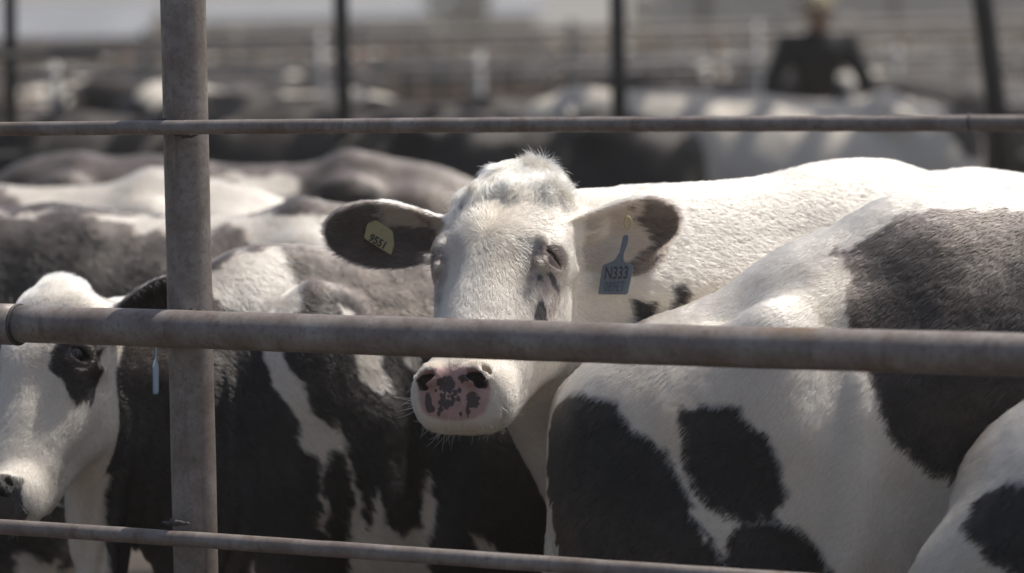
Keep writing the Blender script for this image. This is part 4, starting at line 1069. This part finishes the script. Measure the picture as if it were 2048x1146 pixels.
G1 = 'blurred cows in the middle pen under the slatted shade'
place(2, 1575, 160, 13.7, 185, None, 'pale cow striped by slat shadows, standing below the person in black', G1)
place(3, 215, 190, 13.2, 190, None, 'black cow blurred behind the upper rail left of the tall post', G1)
place(1, 395, 92, 15.6, 250, 1.08, 'tall black cow with a white mark rising right behind the tall post', G1)
place(4, 640, 182, 12.8, 170, None, 'black cow with pale light stripes on its back, between two posts left of centre', G1)
place(3, 800, 168, 14.2, 200, None, 'black cow standing right of the thin dark post at left of centre', G1)
place(0, 1000, 190, 13.0, 172, None, 'black cow directly above and behind the white cow\'s poll', G1)
place(4, 1130, 170, 14.8, 215, None, 'black cow with a white blotch left of the centre dark post', G1)
place(5, 520, 150, 16.2, 160, None, 'black and white cow behind the herd left of centre, only its top showing', G1)
place(3, 1262, 200, 15.6, 100, .93, 'dark cow rump between the centre dark post and the pale striped cow', G1)
G2 = 'small blurred cows in the far pens'
rs_ = np.random.default_rng(12)
for i in range(60):
    Y = rs_.uniform(19.5, 46); x = rs_.uniform(-60, 2100); k = int(rs_.choice([0, 1, 2, 3, 4, 5]))
    if abs(x - 1630) < 90 and Y < 30: Y += 14
    place(k, x, 100, Y, rs_.uniform(0, 360), rs_.uniform(.88, 1.05), 'small out of focus cow standing in the sunlit far pens', G2)

# ================================================================== the person in black behind the pale cow
PX = at(1632, 60, 18.2)
pr = empty('person', (PX[0], 18.2, .17)); tag(pr, 'person in a black jacket and tan hat, arms hanging, behind the pale striped cow', 'person')
st = empty('concrete_step', (PX[0], 18.3, 0)); tag(st, 'low concrete step under the person in black', 'step'); m = MB(); m.box((0, 0, .085), (.6, .4, .085), bev=.02); m.build('slab', CONC, st)
SKIN = mat('skin', lambda t, o: principled(t, o, (.36, .22, .16), .55)); JACK = mat('black_cloth', lambda t, o: principled(t, o, ramp(t, noise_n(t, 12), [(.3, (.008, .008, .009)), (.7, (.016, .015, .016))]), .85))
JEAN = mat('grey_cloth', lambda t, o: principled(t, o, (.10, .10, .11), .9)); CAP = mat('tan_cloth', lambda t, o: principled(t, o, (.30, .25, .17), .9))
def psdf(kind):
    T = Frame(); j = .014 if kind == 'jacket' else .012 if kind == 'trousers' else 0
    hip, che, nk, hd = (0, .12, .93), (0, -.02, 1.26), (0, -.10, 1.46), (0, -.16, 1.575)
    if kind != 'trousers':
        T.cone(hip, che, .100 + j, .125 + j, k=.06); T.ell((0, -.06, 1.34), (.20 + j, .13 + j, .12 + j), k=.08)
    for s in (-1, 1):
        sh, el, wr = (s * .190, -.06, 1.40), (s * .300, -.13, 1.14), (s * .345, -.20, .90)
        if kind != 'trousers': T.cone(sh, el, .056 + j, .044 + j, k=.04); T.cone(el, wr, .042 + j, .030 + j * (kind == 'jacket'), k=.02)
        if kind != 'jacket':
            T.cone((s * .09, .12, .90), (s * .12, .04, .50), .088 + j, .060 + j, k=.04); T.cone((s * .12, .04, .50), (s * .13, .08, .09), .055 + j, .040 + j, k=.03)
        if kind == 'body':
            T.cone((s * .13, .09, .05), (s * .14, -.12, .035), .042, .032, k=.03)
            T.ell((s * .350, -.222, .845), (.020, .040, .050), k=.02)
            for q in range(4): T.cone((s * .352, -.252 + q * .021, .81), (s * .348, -.260 + q * .022, .755 - (.010 if q in (1, 2) else 0)), .0105, .0085, k=.006)
            T.cone((s * .345, -.255, .86), (s * .335, -.285, .81), .012, .009, k=.01)
    if kind == 'body':
        T.cone((0, -.07, 1.42), nk, .062, .055, k=.04); T.ell(hd, (.075, .095, .112), k=.03); T.ell((0, -.215, 1.555), (.045, .045, .05), k=.03)
        T.ell((0, -.262, 1.595), (.011, .018, .022), k=.01)
        for s in (-1, 1): T.ell((s * .078, -.155, 1.595), (.012, .022, .032), k=.008); T.ell((s * .032, -.262, 1.622), (.016, .012, .010), k=.008, op='d')
        T.ell((0, -.262, 1.545), (.025, .010, .004), k=.005, op='d')
    if kind == 'trousers': T.ell((0, .12, .94), (.16, .125, .12), k=.05)
    if kind == 'jacket': T.ell((0, -.10, 1.455), (.075, .07, .04), k=.03)
    return T
for kind, mt in (('body', SKIN), ('jacket', JACK), ('trousers', JEAN)):
    V, Q = surface(psdf(kind), axis(-.42, .42, .010 if kind != 'body' else .007), axis(-.40, .36, .010 if kind != 'body' else .007), axis(-.02 if kind == 'body' else .08 if kind == 'trousers' else .86, 1.76, .010 if kind != 'body' else .008))
    mesh_obj(kind, V, Q, mt, pr)
T = Frame(); T.ell((0, -.150, 1.635), (.092, .112, .085)); T.fn(lambda q, d: 1.620 - q[:, 2], k=.006, op='i'); T.ell((0, -.165, 1.625), (.140, .165, .010), k=.012)
V, Q = surface(T, axis(-.16, .16, .006), axis(-.36, .04, .006), axis(1.60, 1.76, .005)); mesh_obj('hat', V, Q, CAP, pr)

# ================================================================== dust in the air over the whole yard
m = MB(); m.box((0, 10, 4.5), (1010, 1010, 5.5))
hm = bpy.data.materials.new('dusty_air'); hm.use_nodes = True; t = hm.node_tree; t.nodes.clear()
o_ = t.nodes.new('ShaderNodeOutputMaterial'); v_ = t.nodes.new('ShaderNodeVolumePrincipled')
v_.inputs['Color'].default_value = (.90, .84, .76, 1); v_.inputs['Density'].default_value = HAZE; v_.inputs['Anisotropy'].default_value = .3
t.links.new(v_.outputs[0], o_.inputs['Volume'])
tag(m.build('haze', hm), kind='stuff')
